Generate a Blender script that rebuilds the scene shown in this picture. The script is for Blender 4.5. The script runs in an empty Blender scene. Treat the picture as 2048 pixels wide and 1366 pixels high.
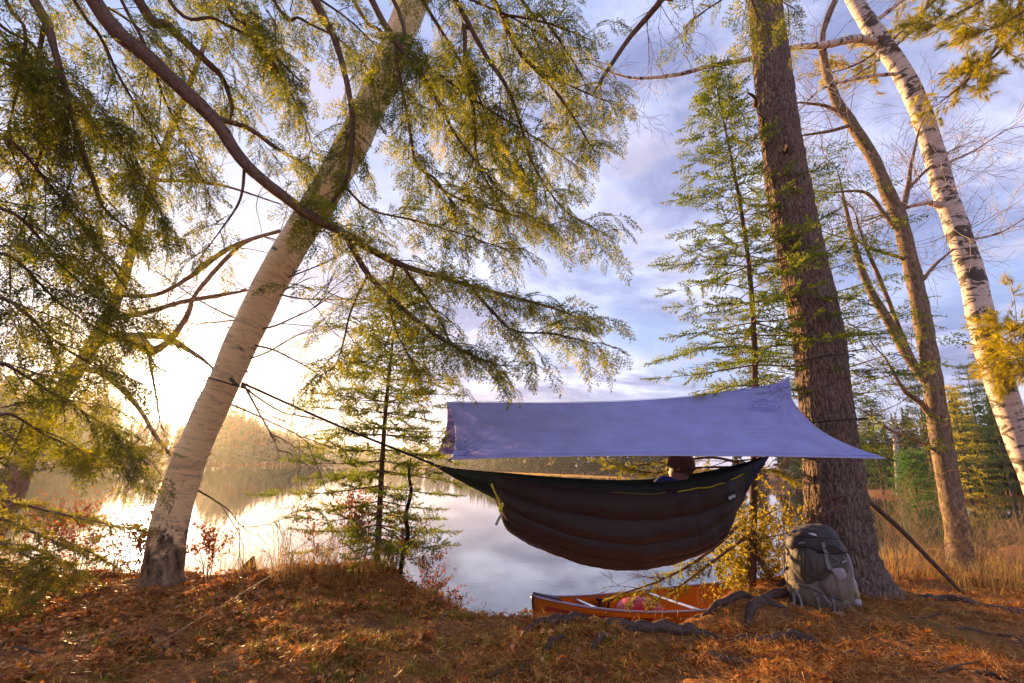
import bpy, bmesh, math, random
import numpy as np
from mathutils import Matrix, Vector

# ------------------------------------------------------------------ camera
SC = bpy.context.scene
COL = SC.collection
F_PX = 967.0                       # focal length in photo pixels (17 mm on full frame)
PITCH, ROLL, CAM_H = math.radians(14.8), math.radians(2.03), 1.0
_cd = bpy.data.cameras.new('camera')
_cd.sensor_width = 36.0
_cd.lens = F_PX / 2048 * 36.0
_cd.clip_start, _cd.clip_end = 0.02, 3000
CAM = bpy.data.objects.new('camera', _cd)
COL.objects.link(CAM)
_rot = Matrix.Rotation(math.pi / 2 + PITCH, 4, 'X') @ Matrix.Rotation(ROLL, 4, 'Z')
CAM.matrix_world = Matrix.Translation((0, 0, CAM_H)) @ _rot
SC.camera = CAM
RCAM = np.array(_rot.to_3x3())
CAM_C = np.array([0, 0, CAM_H])

# ------------------------------------------------------------------ light
SUN_EL, SUN_AZ = math.radians(6.9), math.radians(-33.9)     # azimuth from +Y towards +X
SUN_DIR = Vector((math.cos(SUN_EL) * math.sin(SUN_AZ), math.cos(SUN_EL) * math.cos(SUN_AZ), math.sin(SUN_EL)))
_sl = bpy.data.lights.new('sun', 'SUN')
_sl.energy, _sl.angle, _sl.color = 5.0, math.radians(0.6), (1.0, 0.60, 0.23)
SUN = bpy.data.objects.new('sun', _sl)
SUN.rotation_euler = (-SUN_DIR).to_track_quat('-Z', 'Y').to_euler()
SUN.location = SUN_DIR * 60
COL.objects.link(SUN)

W = bpy.data.worlds.new('World')
SC.world = W
W.use_nodes = True
wn, wl = W.node_tree.nodes, W.node_tree.links
wn.clear()


def N(kind, **kw):
    n = wn.new(kind)
    for k, v in kw.items():
        setattr(n, k, v)
    return n


def wmath(op, a, b=None, clamp=False):
    n = N('ShaderNodeMath', operation=op, use_clamp=clamp)
    for i, v in enumerate((a, b)):
        if v is None:
            continue
        if isinstance(v, (int, float)):
            n.inputs[i].default_value = v
        else:
            wl.new(v, n.inputs[i])
    return n.outputs[0]


def wmix(f, a, b, mode='MIX'):
    n = N('ShaderNodeMix', data_type='RGBA', blend_type=mode)
    for s, v in ((0, f), (6, a), (7, b)):
        if isinstance(v, (int, float)):
            n.inputs[s].default_value = v
        elif isinstance(v, tuple):
            n.inputs[s].default_value = (*v, 1)
        else:
            wl.new(v, n.inputs[s])
    return n.outputs[2]


sky = N('ShaderNodeTexSky', sky_type='NISHITA', sun_disc=False, sun_elevation=SUN_EL,
        sun_rotation=SUN_AZ, altitude=300, air_density=1.0, dust_density=1.5, ozone_density=1.5)
tc = N('ShaderNodeTexCoord')
sep = N('ShaderNodeSeparateXYZ')
wl.new(tc.outputs['Generated'], sep.inputs[0])
zc = wmath('MAXIMUM', sep.outputs[2], 0.0)
den = wmath('ADD', zc, 0.10)
cx, cy = wmath('DIVIDE', sep.outputs[0], den), wmath('DIVIDE', sep.outputs[1], den)
comb = N('ShaderNodeCombineXYZ')
wl.new(cx, comb.inputs[0]); wl.new(cy, comb.inputs[1])


def wnoise(scale, detail, rough, off=(0, 0, 0), dist=0.0):
    mp = N('ShaderNodeMapping')
    mp.inputs['Location'].default_value = off
    wl.new(comb.outputs[0], mp.inputs[0])
    n = N('ShaderNodeTexNoise')
    n.inputs['Scale'].default_value, n.inputs['Detail'].default_value = scale, detail
    n.inputs['Roughness'].default_value, n.inputs['Distortion'].default_value = rough, dist
    wl.new(mp.outputs[0], n.inputs[0])
    return n.outputs[0]


def wramp(v, a, b):
    n = N('ShaderNodeMapRange', interpolation_type='SMOOTHSTEP')
    wl.new(v, n.inputs[0])
    n.inputs[1].default_value, n.inputs[2].default_value = a, b
    return n.outputs[0]


big = wramp(wnoise(0.55, 6, 0.55, (3.1, 1.7, 0), 0.4), 0.36, 0.60)       # cloud sheet
tone = wramp(wnoise(1.5, 8, 0.62, (7.3, 4.2, 0), 0.3), 0.36, 0.64)       # light and dark cloud
puff = wramp(wnoise(2.6, 7, 0.6, (1.3, 9.2, 0), 0.2), 0.55, 0.66)        # small separate clouds
base = wmix(0.6, wmix(1.0, sky.outputs[0], (0.11, 0.11, 0.11), 'MULTIPLY'), (0.35, 0.44, 0.78))
cloud = wmix(tone, (0.19, 0.20, 0.36), (0.72, 0.74, 0.95))
c1 = wmix(wmath('MULTIPLY', big, 0.80), base, cloud)
c1 = wmix(wmath('MULTIPLY', puff, 0.55), c1, (0.46, 0.42, 0.52))
hz = wramp(sep.outputs[2], 0.22, 0.0)                                     # pale band low over the woods
c1 = wmix(wmath('MULTIPLY', hz, 0.6), c1, (0.58, 0.50, 0.56))
# the sun's own aureole, brightest at its disc
dotn = N('ShaderNodeVectorMath', operation='DOT_PRODUCT')
nrm = N('ShaderNodeVectorMath', operation='NORMALIZE')
wl.new(tc.outputs['Generated'], nrm.inputs[0])
wl.new(nrm.outputs[0], dotn.inputs[0])
dotn.inputs[1].default_value = SUN_DIR
dt = wmath('MAXIMUM', dotn.outputs['Value'], 0.0)
a1 = wmath('MULTIPLY', wmath('POWER', dt, 1500.0), 40.0)
a2 = wmath('MULTIPLY', wmath('POWER', dt, 130.0), 1.3)
a3 = wmath('MULTIPLY', wmath('POWER', dt, 9.0), 0.18)
glow = wmix(1.0, wmix(1.0, a1, (1.0, 0.95, 0.80), 'MULTIPLY'), wmix(1.0, a2, (1.0, 0.62, 0.22), 'MULTIPLY'), 'ADD')
glow = wmix(1.0, glow, wmix(1.0, a3, (1.0, 0.86, 0.70), 'MULTIPLY'), 'ADD')
c1 = wmix(1.0, c1, glow, 'ADD')
bg = N('ShaderNodeBackground')
wl.new(c1, bg.inputs[0])
bg.inputs[1].default_value = 0.62
wo = N('ShaderNodeOutputWorld')
wl.new(bg.outputs[0], wo.inputs[0])

SC.view_settings.view_transform = 'Standard'
SC.view_settings.look = 'None'
SC.view_settings.gamma = 1.0
SC.view_settings.exposure = 1.45
SC.render.engine = 'CYCLES'
SC.cycles.use_denoising = True
SC.cycles.max_bounces = 8
SC.cycles.transparent_max_bounces = 8
SC.cycles.volume_bounces = 0
SC.cycles.sample_clamp_indirect = 6.0
SC.cycles.caustics_reflective = False
SC.cycles.caustics_refractive = False

# ------------------------------------------------------------------ small maths
RNG = np.random.default_rng(7)
HAZE = 0.00042


def ray(px, py):
    return RCAM @ np.array([(px - 1024) / F_PX, -(py - 683) / F_PX, -1.0])


def P(px, py, Y):
    """the world point seen at photo pixel (px, py), Y metres in front"""
    v = ray(px, py)
    return CAM_C + v * (Y / v[1])


def unit(v):
    v = np.asarray(v, float)
    return v / (np.linalg.norm(v) + 1e-12)


def hash3(i, j, k, seed):
    n = (i * 374761393 + j * 668265263 + k * 2147483647 + seed * 974711) & 0xFFFFFFFF
    n = ((n ^ (n >> 13)) * 1274126177) & 0xFFFFFFFF
    n = n ^ (n >> 16)
    return (n & 0xFFFFFF) / float(0xFFFFFF)


def vnoise(p, seed=0):
    """value noise in 0..1, p is (n, 3)"""
    p = np.asarray(p, float)
    i = np.floor(p).astype(np.int64)
    f = p - i
    f = f * f * (3 - 2 * f)
    r = 0
    for dx in (0, 1):
        for dy in (0, 1):
            for dz in (0, 1):
                w = (f[:, 0] if dx else 1 - f[:, 0]) * (f[:, 1] if dy else 1 - f[:, 1]) * (f[:, 2] if dz else 1 - f[:, 2])
                r = r + w * hash3(i[:, 0] + dx, i[:, 1] + dy, i[:, 2] + dz, seed)
    return r


def fbm(p, seed=0, oct=4, gain=0.5):
    r, a, t = 0, 1.0, 0
    for o in range(oct):
        r = r + a * vnoise(np.asarray(p) * 2 ** o, seed + o)
        t += a
        a *= gain
    return r / t


def sstep(a, b, x):
    t = np.clip((x - a) / (b - a), 0, 1)
    return t * t * (3 - 2 * t)


def smooth_path(pts, n):
    """Catmull-Rom through pts (n_ctrl, k), n samples"""
    p = np.asarray(pts, float)
    if len(p) == 2:
        t = np.linspace(0, 1, n)[:, None]
        return p[0] * (1 - t) + p[1] * t
    q = np.vstack([2 * p[0] - p[1], p, 2 * p[-1] - p[-2]])
    t = np.linspace(0, len(p) - 1 - 1e-9, n)
    i = t.astype(int)
    f = (t - i)[:, None]
    a, b, c, d = q[i], q[i + 1], q[i + 2], q[i + 3]
    return 0.5 * (2 * b + (c - a) * f + (2 * a - 5 * b + 4 * c - d) * f ** 2 + (3 * b - a - 3 * c + d) * f ** 3)


def frames(path):
    t = np.gradient(path, axis=0)
    t /= np.linalg.norm(t, axis=1)[:, None] + 1e-12
    u = np.zeros_like(t)
    ref = np.array([0.0, 0, 1]) if abs(t[0][2]) < 0.9 else np.array([1.0, 0, 0])
    u0 = unit(np.cross(t[0], ref))
    for k in range(len(t)):
        u0 = unit(u0 - t[k] * np.dot(u0, t[k]))
        u[k] = u0
    return t, u, np.cross(t, u)


class Geo:
    """collects pieces and links them as one mesh object"""

    def __init__(s):
        s.v, s.q, s.t, s.b, s.mq, s.mt, s.n = [], [], [], [], [], [], 0

    def add(s, v, quads=None, tris=None, bark=None, mat=0):
        v = np.asarray(v, float).reshape(-1, 3)
        if quads is not None and len(quads):
            q = np.asarray(quads, np.int64).reshape(-1, 4) + s.n
            s.q.append(q); s.mq.append(np.full(len(q), mat, np.int32))
        if tris is not None and len(tris):
            q = np.asarray(tris, np.int64).reshape(-1, 3) + s.n
            s.t.append(q); s.mt.append(np.full(len(q), mat, np.int32))
        s.v.append(v)
        s.b.append(v if bark is None else bark)
        s.n += len(v)
        return s

    def tube(s, pts, radii, sides=6, n=None, mat=0, cap=True, flat=1.0, bump=0.0, seed=0, up=None):
        pts = np.asarray(pts, float)
        n = n or max(2, 3 * (len(pts) - 1) + 1)
        path = smooth_path(pts, n)
        rr = np.interp(np.linspace(0, 1, n), np.linspace(0, 1, len(radii)), radii)
        t, u, w = frames(path)
        if up is not None:
            u = np.cross(np.broadcast_to(up, t.shape), t)
            u /= np.linalg.norm(u, axis=1)[:, None] + 1e-12
            w = np.cross(t, u)
        a = np.arange(sides) * 2 * math.pi / sides
        ca, sa = np.cos(a), np.sin(a)
        r = np.repeat(rr[:, None], sides, 1)
        ln = np.concatenate([[0], np.cumsum(np.linalg.norm(np.diff(path, axis=0), axis=1))])
        if bump:
            q = np.stack([np.tile(ca * 1.3, n), np.tile(sa * 1.3, n), np.repeat(ln / (rr.mean() + 1e-9) * 0.5, sides)], 1)
            r = r * (1 + bump * (fbm(q, seed, 3).reshape(n, sides) * 2 - 1))
        ring = path[:, None, :] + r[:, :, None] * (ca[None, :, None] * u[:, None, :] + flat * sa[None, :, None] * w[:, None, :])
        bk = np.stack([np.repeat(rr, sides) * np.tile(ca, n), np.repeat(rr, sides) * np.tile(sa, n), np.repeat(ln, sides)], 1)
        v = ring.reshape(-1, 3)
        i = np.arange(n - 1)[:, None] * sides
        j = np.arange(sides)[None, :]
        k = (j + 1) % sides
        q = np.stack([i + j, i + k, i + sides + k, i + sides + j], -1).reshape(-1, 4)
        tr = None
        if cap:
            v = np.vstack([v, path[:1], path[-1:]])
            bk = np.vstack([bk, [[0, 0, 0]], [[0, 0, ln[-1]]]])
            c0, c1 = n * sides, n * sides + 1
            jj = np.arange(sides)
            kk = (jj + 1) % sides
            e = (n - 1) * sides
            tr = np.vstack([np.stack([kk, jj, np.full(sides, c0)], 1), np.stack([e + jj, e + kk, np.full(sides, c1)], 1)])
        s.add(v, q, tr, bk, mat)
        return path, rr

    def ribbon(s, pts, width, thick=0.003, n=None, up=(0, 0, 1), mat=0):
        pts = np.asarray(pts, float)
        n = n or max(2, 5 * (len(pts) - 1) + 1)
        path = smooth_path(pts, n)
        t = np.gradient(path, axis=0)
        t /= np.linalg.norm(t, axis=1)[:, None] + 1e-12
        sd = np.cross(t, np.asarray(up, float))
        sd /= np.linalg.norm(sd, axis=1)[:, None] + 1e-12
        nn = np.cross(sd, t)
        v = np.stack([path + sd * width / 2 + nn * thick / 2, path - sd * width / 2 + nn * thick / 2,
                      path - sd * width / 2 - nn * thick / 2, path + sd * width / 2 - nn * thick / 2], 1).reshape(-1, 3)
        i = np.arange(n - 1)[:, None] * 4
        j = np.arange(4)[None, :]
        k = (j + 1) % 4
        q = np.stack([i + j, i + k, i + 4 + k, i + 4 + j], -1).reshape(-1, 4)
        e = (n - 1) * 4
        q = np.vstack([q, [[3, 2, 1, 0], [e, e + 1, e + 2, e + 3]]])
        return s.add(v, q, mat=mat)

    def box(s, c, size, rot=None, mat=0, bev=0.0):
        h = np.asarray(size, float) / 2
        b = min(bev, h.min() * 0.9)
        vs, qs = [], []
        bm = bmesh.new()
        bmesh.ops.create_cube(bm, size=1.0)
        for x in bm.verts:
            x.co = Vector((x.co.x * 2 * h[0], x.co.y * 2 * h[1], x.co.z * 2 * h[2]))
        if b > 0:
            bmesh.ops.bevel(bm, geom=list(bm.edges), offset=b, segments=2, affect='EDGES', profile=0.5)
        bmesh.ops.triangulate(bm, faces=bm.faces)
        bm.verts.ensure_lookup_table()
        v = np.array([x.co[:] for x in bm.verts])
        tr = np.array([[l.vert.index for l in f.loops] for f in bm.faces])
        bm.free()
        if rot is not None:
            v = v @ np.asarray(rot).T
        return s.add(v + np.asarray(c, float), None, tr, mat=mat)

    def ball(s, c, rad, seg=16, rings=10, mat=0, rot=None):
        th = np.linspace(0, math.pi, rings + 1)
        ph = np.arange(seg) * 2 * math.pi / seg
        v = np.stack([np.outer(np.sin(th), np.cos(ph)), np.outer(np.sin(th), np.sin(ph)), np.outer(np.cos(th), np.ones(seg))], -1).reshape(-1, 3)
        v = v * np.asarray(rad, float)
        if rot is not None:
            v = v @ np.asarray(rot).T
        i = np.arange(rings)[:, None] * seg
        j = np.arange(seg)[None, :]
        k = (j + 1) % seg
        q = np.stack([i + j, i + seg + j, i + seg + k, i + k], -1).reshape(-1, 4)
        return s.add(v + np.asarray(c, float), q, mat=mat)

    def grid(s, g, mat=0, closed_u=False):
        """g is (a, b, 3)"""
        a, b = g.shape[:2]
        i = np.arange(a - 1 if not closed_u else a)[:, None]
        j = np.arange(b - 1)[None, :]
        i2 = (i + 1) % a
        q = np.stack([i * b + j, i2 * b + j, i2 * b + j + 1, i * b + j + 1], -1).reshape(-1, 4)
        return s.add(g.reshape(-1, 3), q, mat=mat)

    def place(s, proto, O, R, S, mats=(0, 1)):
        """many copies of a prototype: O (n,3), R (n,3,3), S (n,)"""
        pv, pq, pt, mq, mt, pb = proto
        n, m = len(O), len(pv)
        if n == 0:
            return s
        v = np.einsum('nij,mj->nmi', R, pv) * S[:, None, None] + O[:, None, :]
        off = (np.arange(n) * m)[:, None, None]
        if len(pq):
            q = (pq[None] + off).reshape(-1, 4) + s.n
            s.q.append(q); s.mq.append(np.tile(np.take(mats, mq), n).astype(np.int32))
        if len(pt):
            q = (pt[None] + off).reshape(-1, 3) + s.n
            s.t.append(q); s.mt.append(np.tile(np.take(mats, mt), n).astype(np.int32))
        s.v.append(v.reshape(-1, 3)); s.b.append(np.tile(pb, (n, 1))); s.n += n * m
        return s

    def proto(s):
        e4, e3 = np.zeros((0, 4), np.int64), np.zeros((0, 3), np.int64)
        return (np.vstack(s.v), np.vstack(s.q) if s.q else e4, np.vstack(s.t) if s.t else e3,
                np.concatenate(s.mq) if s.mq else np.zeros(0, np.int32), np.concatenate(s.mt) if s.mt else np.zeros(0, np.int32),
                np.vstack(s.b))

    def mesh(s, name, mats, smooth=True, bark=False):
        v, q, t, mq, mt, b = s.proto()
        me = bpy.data.meshes.new(name)
        me.vertices.add(len(v))
        me.vertices.foreach_set('co', v.astype(np.float32).ravel())
        nl = len(q) * 4 + len(t) * 3
        me.loops.add(nl)
        me.loops.foreach_set('vertex_index', np.concatenate([q.ravel(), t.ravel()]).astype(np.int32))
        npoly = len(q) + len(t)
        me.polygons.add(npoly)
        st = np.concatenate([np.arange(len(q)) * 4, len(q) * 4 + np.arange(len(t)) * 3]).astype(np.int32)
        me.polygons.foreach_set('loop_start', st)
        me.polygons.foreach_set('material_index', np.concatenate([mq, mt]).astype(np.int32))
        me.polygons.foreach_set('use_smooth', np.full(npoly, smooth, bool))
        if bark:
            at = me.attributes.new('bark', 'FLOAT_VECTOR', 'POINT')
            at.data.foreach_set('vector', b.astype(np.float32).ravel())
        for m in (mats if isinstance(mats, (list, tuple)) else [mats]):
            me.materials.append(m)
        me.update(calc_edges=True)
        me.validate(clean_customdata=False)
        return me

    def build(s, name, mats, parent=None, smooth=True, bark=False):
        o = bpy.data.objects.new(name, s.mesh(name, mats, smooth, bark))
        COL.objects.link(o)
        if parent is not None:
            o.parent = parent
            o.matrix_parent_inverse = Matrix.Translation(parent.location).inverted()
        return o


def tag(o, label=None, cat=None, group=None, kind=None):
    for k, v in (('label', label), ('category', cat), ('group', group), ('kind', kind)):
        if v:
            o[k] = v
    return o


def thing(name, loc, label, cat, group=None):
    o = bpy.data.objects.new(name, None)
    o.empty_display_size = 0.1
    o.location = [float(x) for x in loc]
    COL.objects.link(o)
    return tag(o, label, cat, group)


# ------------------------------------------------------------------ materials
def new_mat(name):
    m = bpy.data.materials.new(name)
    m.use_nodes = True
    nt = m.node_tree
    nt.nodes.clear()
    return m, nt


class NT:
    """tiny helper to wire shader nodes"""

    def __init__(s, name):
        s.m, s.t = new_mat(name)

    def n(s, kind, ins=None, **kw):
        n = s.t.nodes.new(kind)
        for k, v in kw.items():
            setattr(n, k, v)
        for k, v in (ins or {}).items():
            if hasattr(v, 'is_output'):
                s.t.links.new(v, n.inputs[k])
            else:
                n.inputs[k].default_value = v
        return n

    def coords(s, attr=None, scale=(1, 1, 1)):
        if attr:
            o = s.n('ShaderNodeAttribute', attribute_name=attr).outputs['Vector']
        else:
            o = s.n('ShaderNodeTexCoord').outputs['Object']
        return s.n('ShaderNodeMapping', {0: o, 'Scale': scale}).outputs[0]

    def noise(s, vec, scale, detail=4, rough=0.55, dist=0.0):
        return s.n('ShaderNodeTexNoise', {'Vector': vec, 'Scale': scale, 'Detail': detail, 'Roughness': rough, 'Distortion': dist}).outputs[0]

    def ramp(s, fac, stops):
        n = s.n('ShaderNodeValToRGB', {0: fac})
        e = n.color_ramp.elements
        while len(e) < len(stops):
            e.new(0.5)
        for x, (p, c) in zip(e, stops):
            x.position = p
            x.color = (*c, 1)
        return n.outputs[0]

    def mix(s, f, a, b, mode='MIX'):
        n = s.n('ShaderNodeMix', data_type='RGBA', blend_type=mode)
        for k, v in ((0, f), (6, a), (7, b)):
            if hasattr(v, 'is_output'):
                s.t.links.new(v, n.inputs[k])
            else:
                n.inputs[k].default_value = (*v, 1) if isinstance(v, tuple) else v
        return n.outputs[2]

    def bump(s, h, strength=0.5, dist=0.01):
        return s.n('ShaderNodeBump', {'Height': h, 'Strength': strength, 'Distance': dist}).outputs[0]

    def out(s, shader):
        s.n('ShaderNodeOutputMaterial', {0: shader})
        return s.m


def mat_simple(name, col, rough=0.7, var=0.25, scale=30, bump=0.0, metal=0.0, bscale=None, spec=0.4, sheen=0.0):
    k = NT(name)
    v = k.coords()
    nz = k.noise(v, scale, 5, 0.6)
    lo = tuple(c * (1 - var) for c in col)
    hi = tuple(min(1, c * (1 + var)) for c in col)
    ins = {'Base Color': k.ramp(nz, [(0.3, lo), (0.7, hi)]), 'Roughness': rough, 'Metallic': metal, 'Specular IOR Level': spec}
    if sheen:
        ins['Sheen Weight'] = sheen
    if bump:
        ins['Normal'] = k.bump(k.noise(v, bscale or scale * 2, 5, 0.6), bump, 0.005)
    return k.out(k.n('ShaderNodeBsdfPrincipled', ins).outputs[0])


def mat_leaf(name, stops, scale=3.0, trans=0.5, tcol=1.5, rough=0.5):
    """thin leaves: reflects and lets light through"""
    k = NT(name)
    v = k.coords()
    c = k.ramp(k.noise(v, scale, 6, 0.75), stops)
    g = k.n('ShaderNodeBsdfPrincipled', {'Base Color': c, 'Roughness': rough, 'Specular IOR Level': 0.25})
    tcn = k.mix(1.0, c, (tcol, tcol * 0.98, tcol * 0.55), 'MULTIPLY')
    t = k.n('ShaderNodeBsdfTranslucent', {'Color': tcn})
    return k.out(k.n('ShaderNodeMixShader', {0: trans, 1: g.outputs[0], 2: t.outputs[0]}).outputs[0])


def mat_bark(name, dark, light, zs=0.35, scale=26, bump=0.6, moss_and_shading=None, crack=None):
    k = NT(name)
    v = k.coords('bark', (1, 1, zs))
    a = k.noise(v, scale, 6, 0.65, 0.6)
    b = k.noise(k.coords('bark'), 4.0, 4, 0.6)
    c = k.ramp(a, [(0.32, dark), (0.62, light)])
    c = k.mix(k.ramp(b, [(0.4, (0, 0, 0)), (0.7, (0.55, 0.55, 0.55))]), c, tuple(x * 0.55 for x in light))
    if crack:
        wob = k.mix(0.22, k.coords('bark', (crack, crack, crack * .20)), k.n('ShaderNodeTexNoise', {'Vector': v, 'Scale': 9.0, 'Detail': 4.0}).outputs[1], 'LINEAR_LIGHT')
        vd = k.n('ShaderNodeTexVoronoi', {'Vector': wob, 'Scale': 1.0}, feature='DISTANCE_TO_EDGE').outputs['Distance']
        ck = k.ramp(vd, [(0.0, (.8, .8, .8)), (0.10, (0, 0, 0))])
        c = k.mix(ck, c, tuple(x * .45 for x in dark))
        a = k.mix(0.6, a, k.ramp(vd, [(0.0, (0, 0, 0)), (0.25, (1, 1, 1))]))
    if moss_and_shading:
        mm = k.ramp(k.noise(k.coords('bark'), 7.0, 5, 0.7), [(0.56, (0, 0, 0)), (0.68, (0.6, 0.6, 0.6))])
        c = k.mix(mm, c, moss_and_shading)
    return k.out(k.n('ShaderNodeBsdfPrincipled', {'Base Color': c, 'Roughness': 0.85, 'Specular IOR Level': 0.2, 'Normal': k.bump(a, bump, 0.012)}).outputs[0])


def mat_birch(name, base_dark=0.45, tint=(0.80, 0.72, 0.62), blotch=0.64, moss_and_shading=0.0):
    k = NT(name)
    v = k.coords('bark')
    # fine horizontal lenticels, peeling bands, dark scars, dark old bark at the foot
    lent = k.ramp(k.noise(k.coords('bark', (10, 10, 110)), 1.0, 3, 0.6), [(0.60, (0, 0, 0)), (0.68, (1, 1, 1))])
    band = k.noise(k.coords('bark', (5, 5, 34)), 1.0, 5, 0.65)
    sc = k.ramp(k.noise(k.coords('bark', (4.2, 4.2, 9)), 1.0, 5, 0.62, 0.8), [(blotch, (0, 0, 0)), (blotch + 0.035, (1, 1, 1))])
    c = k.ramp(band, [(0.30, tuple(x * 0.62 for x in tint)), (0.5, tint), (0.75, tuple(min(1, x * 1.12) for x in tint))])
    up_ = k.n('ShaderNodeMapRange', {0: k.n('ShaderNodeSeparateXYZ', {0: v}).outputs[2], 1: 2.6, 2: 4.6}).outputs[0]
    shade_mask = k.ramp(k.noise(k.coords('bark', (5, 5, 2)), 1.4, 6, 0.7), [(0.40, (0, 0, 0)), (0.62, (1, 1, 1))])
    c = k.mix(k.n('ShaderNodeMath', {0: k.n('ShaderNodeMath', {0: up_, 1: shade_mask}, operation='MULTIPLY').outputs[0], 1: moss_and_shading}, operation='MULTIPLY').outputs[0], c, (0.30, 0.29, 0.06))  # green-gold shading of the upper trunk, painted into the bark colour
    c = k.mix(lent, c, tuple(x * 0.42 for x in tint))
    c = k.mix(sc, c, (0.10, 0.075, 0.055))
    ln = k.n('ShaderNodeSeparateXYZ', {0: v}).outputs[2]
    edge = k.n('ShaderNodeMath', {0: k.noise(k.coords('bark', (4, 4, 3)), 2.4, 8, 0.78), 1: 1.5}, operation='MULTIPLY').outputs[0]
    hgt = k.n('ShaderNodeMath', {0: k.n('ShaderNodeMath', {0: ln, 1: edge}, operation='SUBTRACT').outputs[0], 1: 0.375}, operation='ADD').outputs[0]
    foot = k.n('ShaderNodeMapRange', {0: hgt, 1: base_dark - 0.28, 2: base_dark - 0.40}).outputs[0]
    rough = k.noise(k.coords('bark', (7, 7, 4)), 2.6, 8, 0.75)
    oldc = k.ramp(rough, [(0.38, (0.03, 0.018, 0.010)), (0.62, (0.36, 0.22, 0.12))])
    c = k.mix(foot, c, oldc)
    nb = k.bump(k.mix(foot, band, rough), 0.5, 0.012)
    return k.out(k.n('ShaderNodeBsdfPrincipled', {'Base Color': c, 'Roughness': 0.62, 'Specular IOR Level': 0.3, 'Normal': nb}).outputs[0])


M = {}
M['hemlock'] = mat_leaf('hemlock_needles', [(0.36, (0.030, 0.042, 0.006)), (0.5, (0.110, 0.122, 0.010)), (0.66, (0.28, 0.24, 0.018))], 5.0, 0.56, 2.6)
M['spruce'] = mat_leaf('spruce_needles', [(0.30, (0.045, 0.075, 0.012)), (0.5, (0.12, 0.15, 0.018)), (0.7, (0.24, 0.24, 0.025))], 4.0, 0.52, 2.3)
M['pine_n'] = mat_leaf('pine_needles', [(0.3, (0.20, 0.19, 0.02)), (0.7, (0.50, 0.40, 0.04))], 2.0, 0.58, 1.8)
M['far_green'] = mat_leaf('far_conifer', [(0.25, (0.030, 0.055, 0.022)), (0.7, (0.10, 0.13, 0.04))], 0.35, 0.35, 1.6)
M['far_brown'] = mat_leaf('far_hardwood', [(0.25, (0.16, 0.07, 0.03)), (0.7, (0.36, 0.17, 0.06))], 0.3, 0.35, 1.4)
M['far_gold'] = mat_leaf('far_larch', [(0.25, (0.20, 0.17, 0.05)), (0.7, (0.38, 0.30, 0.09))], 0.5, 0.4, 1.5)
M['yellow_leaf'] = mat_leaf('yellow_leaves', [(0.3, (0.30, 0.22, 0.02)), (0.7, (0.50, 0.36, 0.03))], 6.0, 0.5, 1.6)
M['russet_leaf'] = mat_leaf('russet_leaves', [(0.25, (0.12, 0.035, 0.015)), (0.6, (0.32, 0.09, 0.02)), (0.8, (0.42, 0.16, 0.03))], 8.0, 0.45, 1.6)
M['litter_leaf'] = mat_leaf('fallen_leaves', [(0.40, (0.05, 0.016, 0.008)), (0.47, (0.30, 0.085, 0.018)), (0.54, (0.60, 0.21, 0.03)), (0.61, (0.58, 0.40, 0.22))], 26.0, 0.3, 1.6)
M['litter_needle'] = mat_leaf('fallen_needles', [(0.38, (0.10, 0.032, 0.010)), (0.5, (0.46, 0.17, 0.03)), (0.62, (0.75, 0.44, 0.13))], 14.0, 0.25, 1.4)
M['dry_grass'] = mat_leaf('dry_grass', [(0.3, (0.30, 0.17, 0.06)), (0.7, (0.52, 0.36, 0.15))], 4.0, 0.4, 1.4)
M['grass'] = mat_leaf('green_grass', [(0.3, (0.16, 0.17, 0.02)), (0.7, (0.38, 0.30, 0.04))], 3.0, 0.45, 1.6)
M['bark_pine'] = mat_bark('pine_bark', (0.075, 0.048, 0.036), (0.30, 0.20, 0.145), 0.5, 46, 0.9, None, 34)
M['bark_grey'] = mat_bark('grey_bark', (0.055, 0.036, 0.024), (0.38, 0.26, 0.17), 0.4, 30, 0.6, (0.16, 0.15, 0.03))
M['bark_dark'] = mat_bark('dark_bark', (0.045, 0.030, 0.022), (0.17, 0.11, 0.075), 0.35, 40, 0.5)
M['bark_limb'] = mat_bark('limb_bark', (0.07, 0.042, 0.030), (0.24, 0.145, 0.10), 0.4, 60, 0.5)
M['twig'] = mat_simple('twig_bark', (0.16, 0.095, 0.06), 0.8, 0.3, 20)
M['twig_pale'] = mat_simple('pale_twig', (0.34, 0.22, 0.12), 0.8, 0.3, 12)
M['root'] = mat_bark('root_bark', (0.025, 0.016, 0.013), (0.15, 0.095, 0.07), 0.25, 30, 0.8)
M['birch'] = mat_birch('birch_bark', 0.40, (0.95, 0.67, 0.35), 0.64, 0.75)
M['birch_white'] = mat_birch('white_birch_bark', -9.0, (0.70, 0.56, 0.48), 0.515)

# ------------------------------------------------------------------ ground and lake
WATER_Z = -0.6
LAKE = np.array([(-60, 12), (-20, 8), (-8, 5.9), (-5, 5.05), (-3.6, 4.75), (-2.6, 4.75), (-1.9, 5.15), (-1.2, 5.50), (-.75, 5.15), (-.35, 4.55), (.02, 4.08),
                 (.7, 4.02), (1.3, 4.15), (1.75, 4.7), (2.1, 5.2), (2.5, 5.40), (3.1, 5.58), (4.0, 6.2), (5, 7.4), (7, 8.8), (12, 10.5),
                 (30, 15), (80, 22), (200, 30), (200, 62), (90, 50), (56, 50), (38, 54), (45, 70), (60, 110), (40, 156), (13, 160),
                 (-5, 200), (-30, 280), (-80, 322), (-112, 312), (-92, 215), (-80, 165), (-70, 125), (-85, 100), (-80, 80), (-70, 50)], float)


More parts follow.
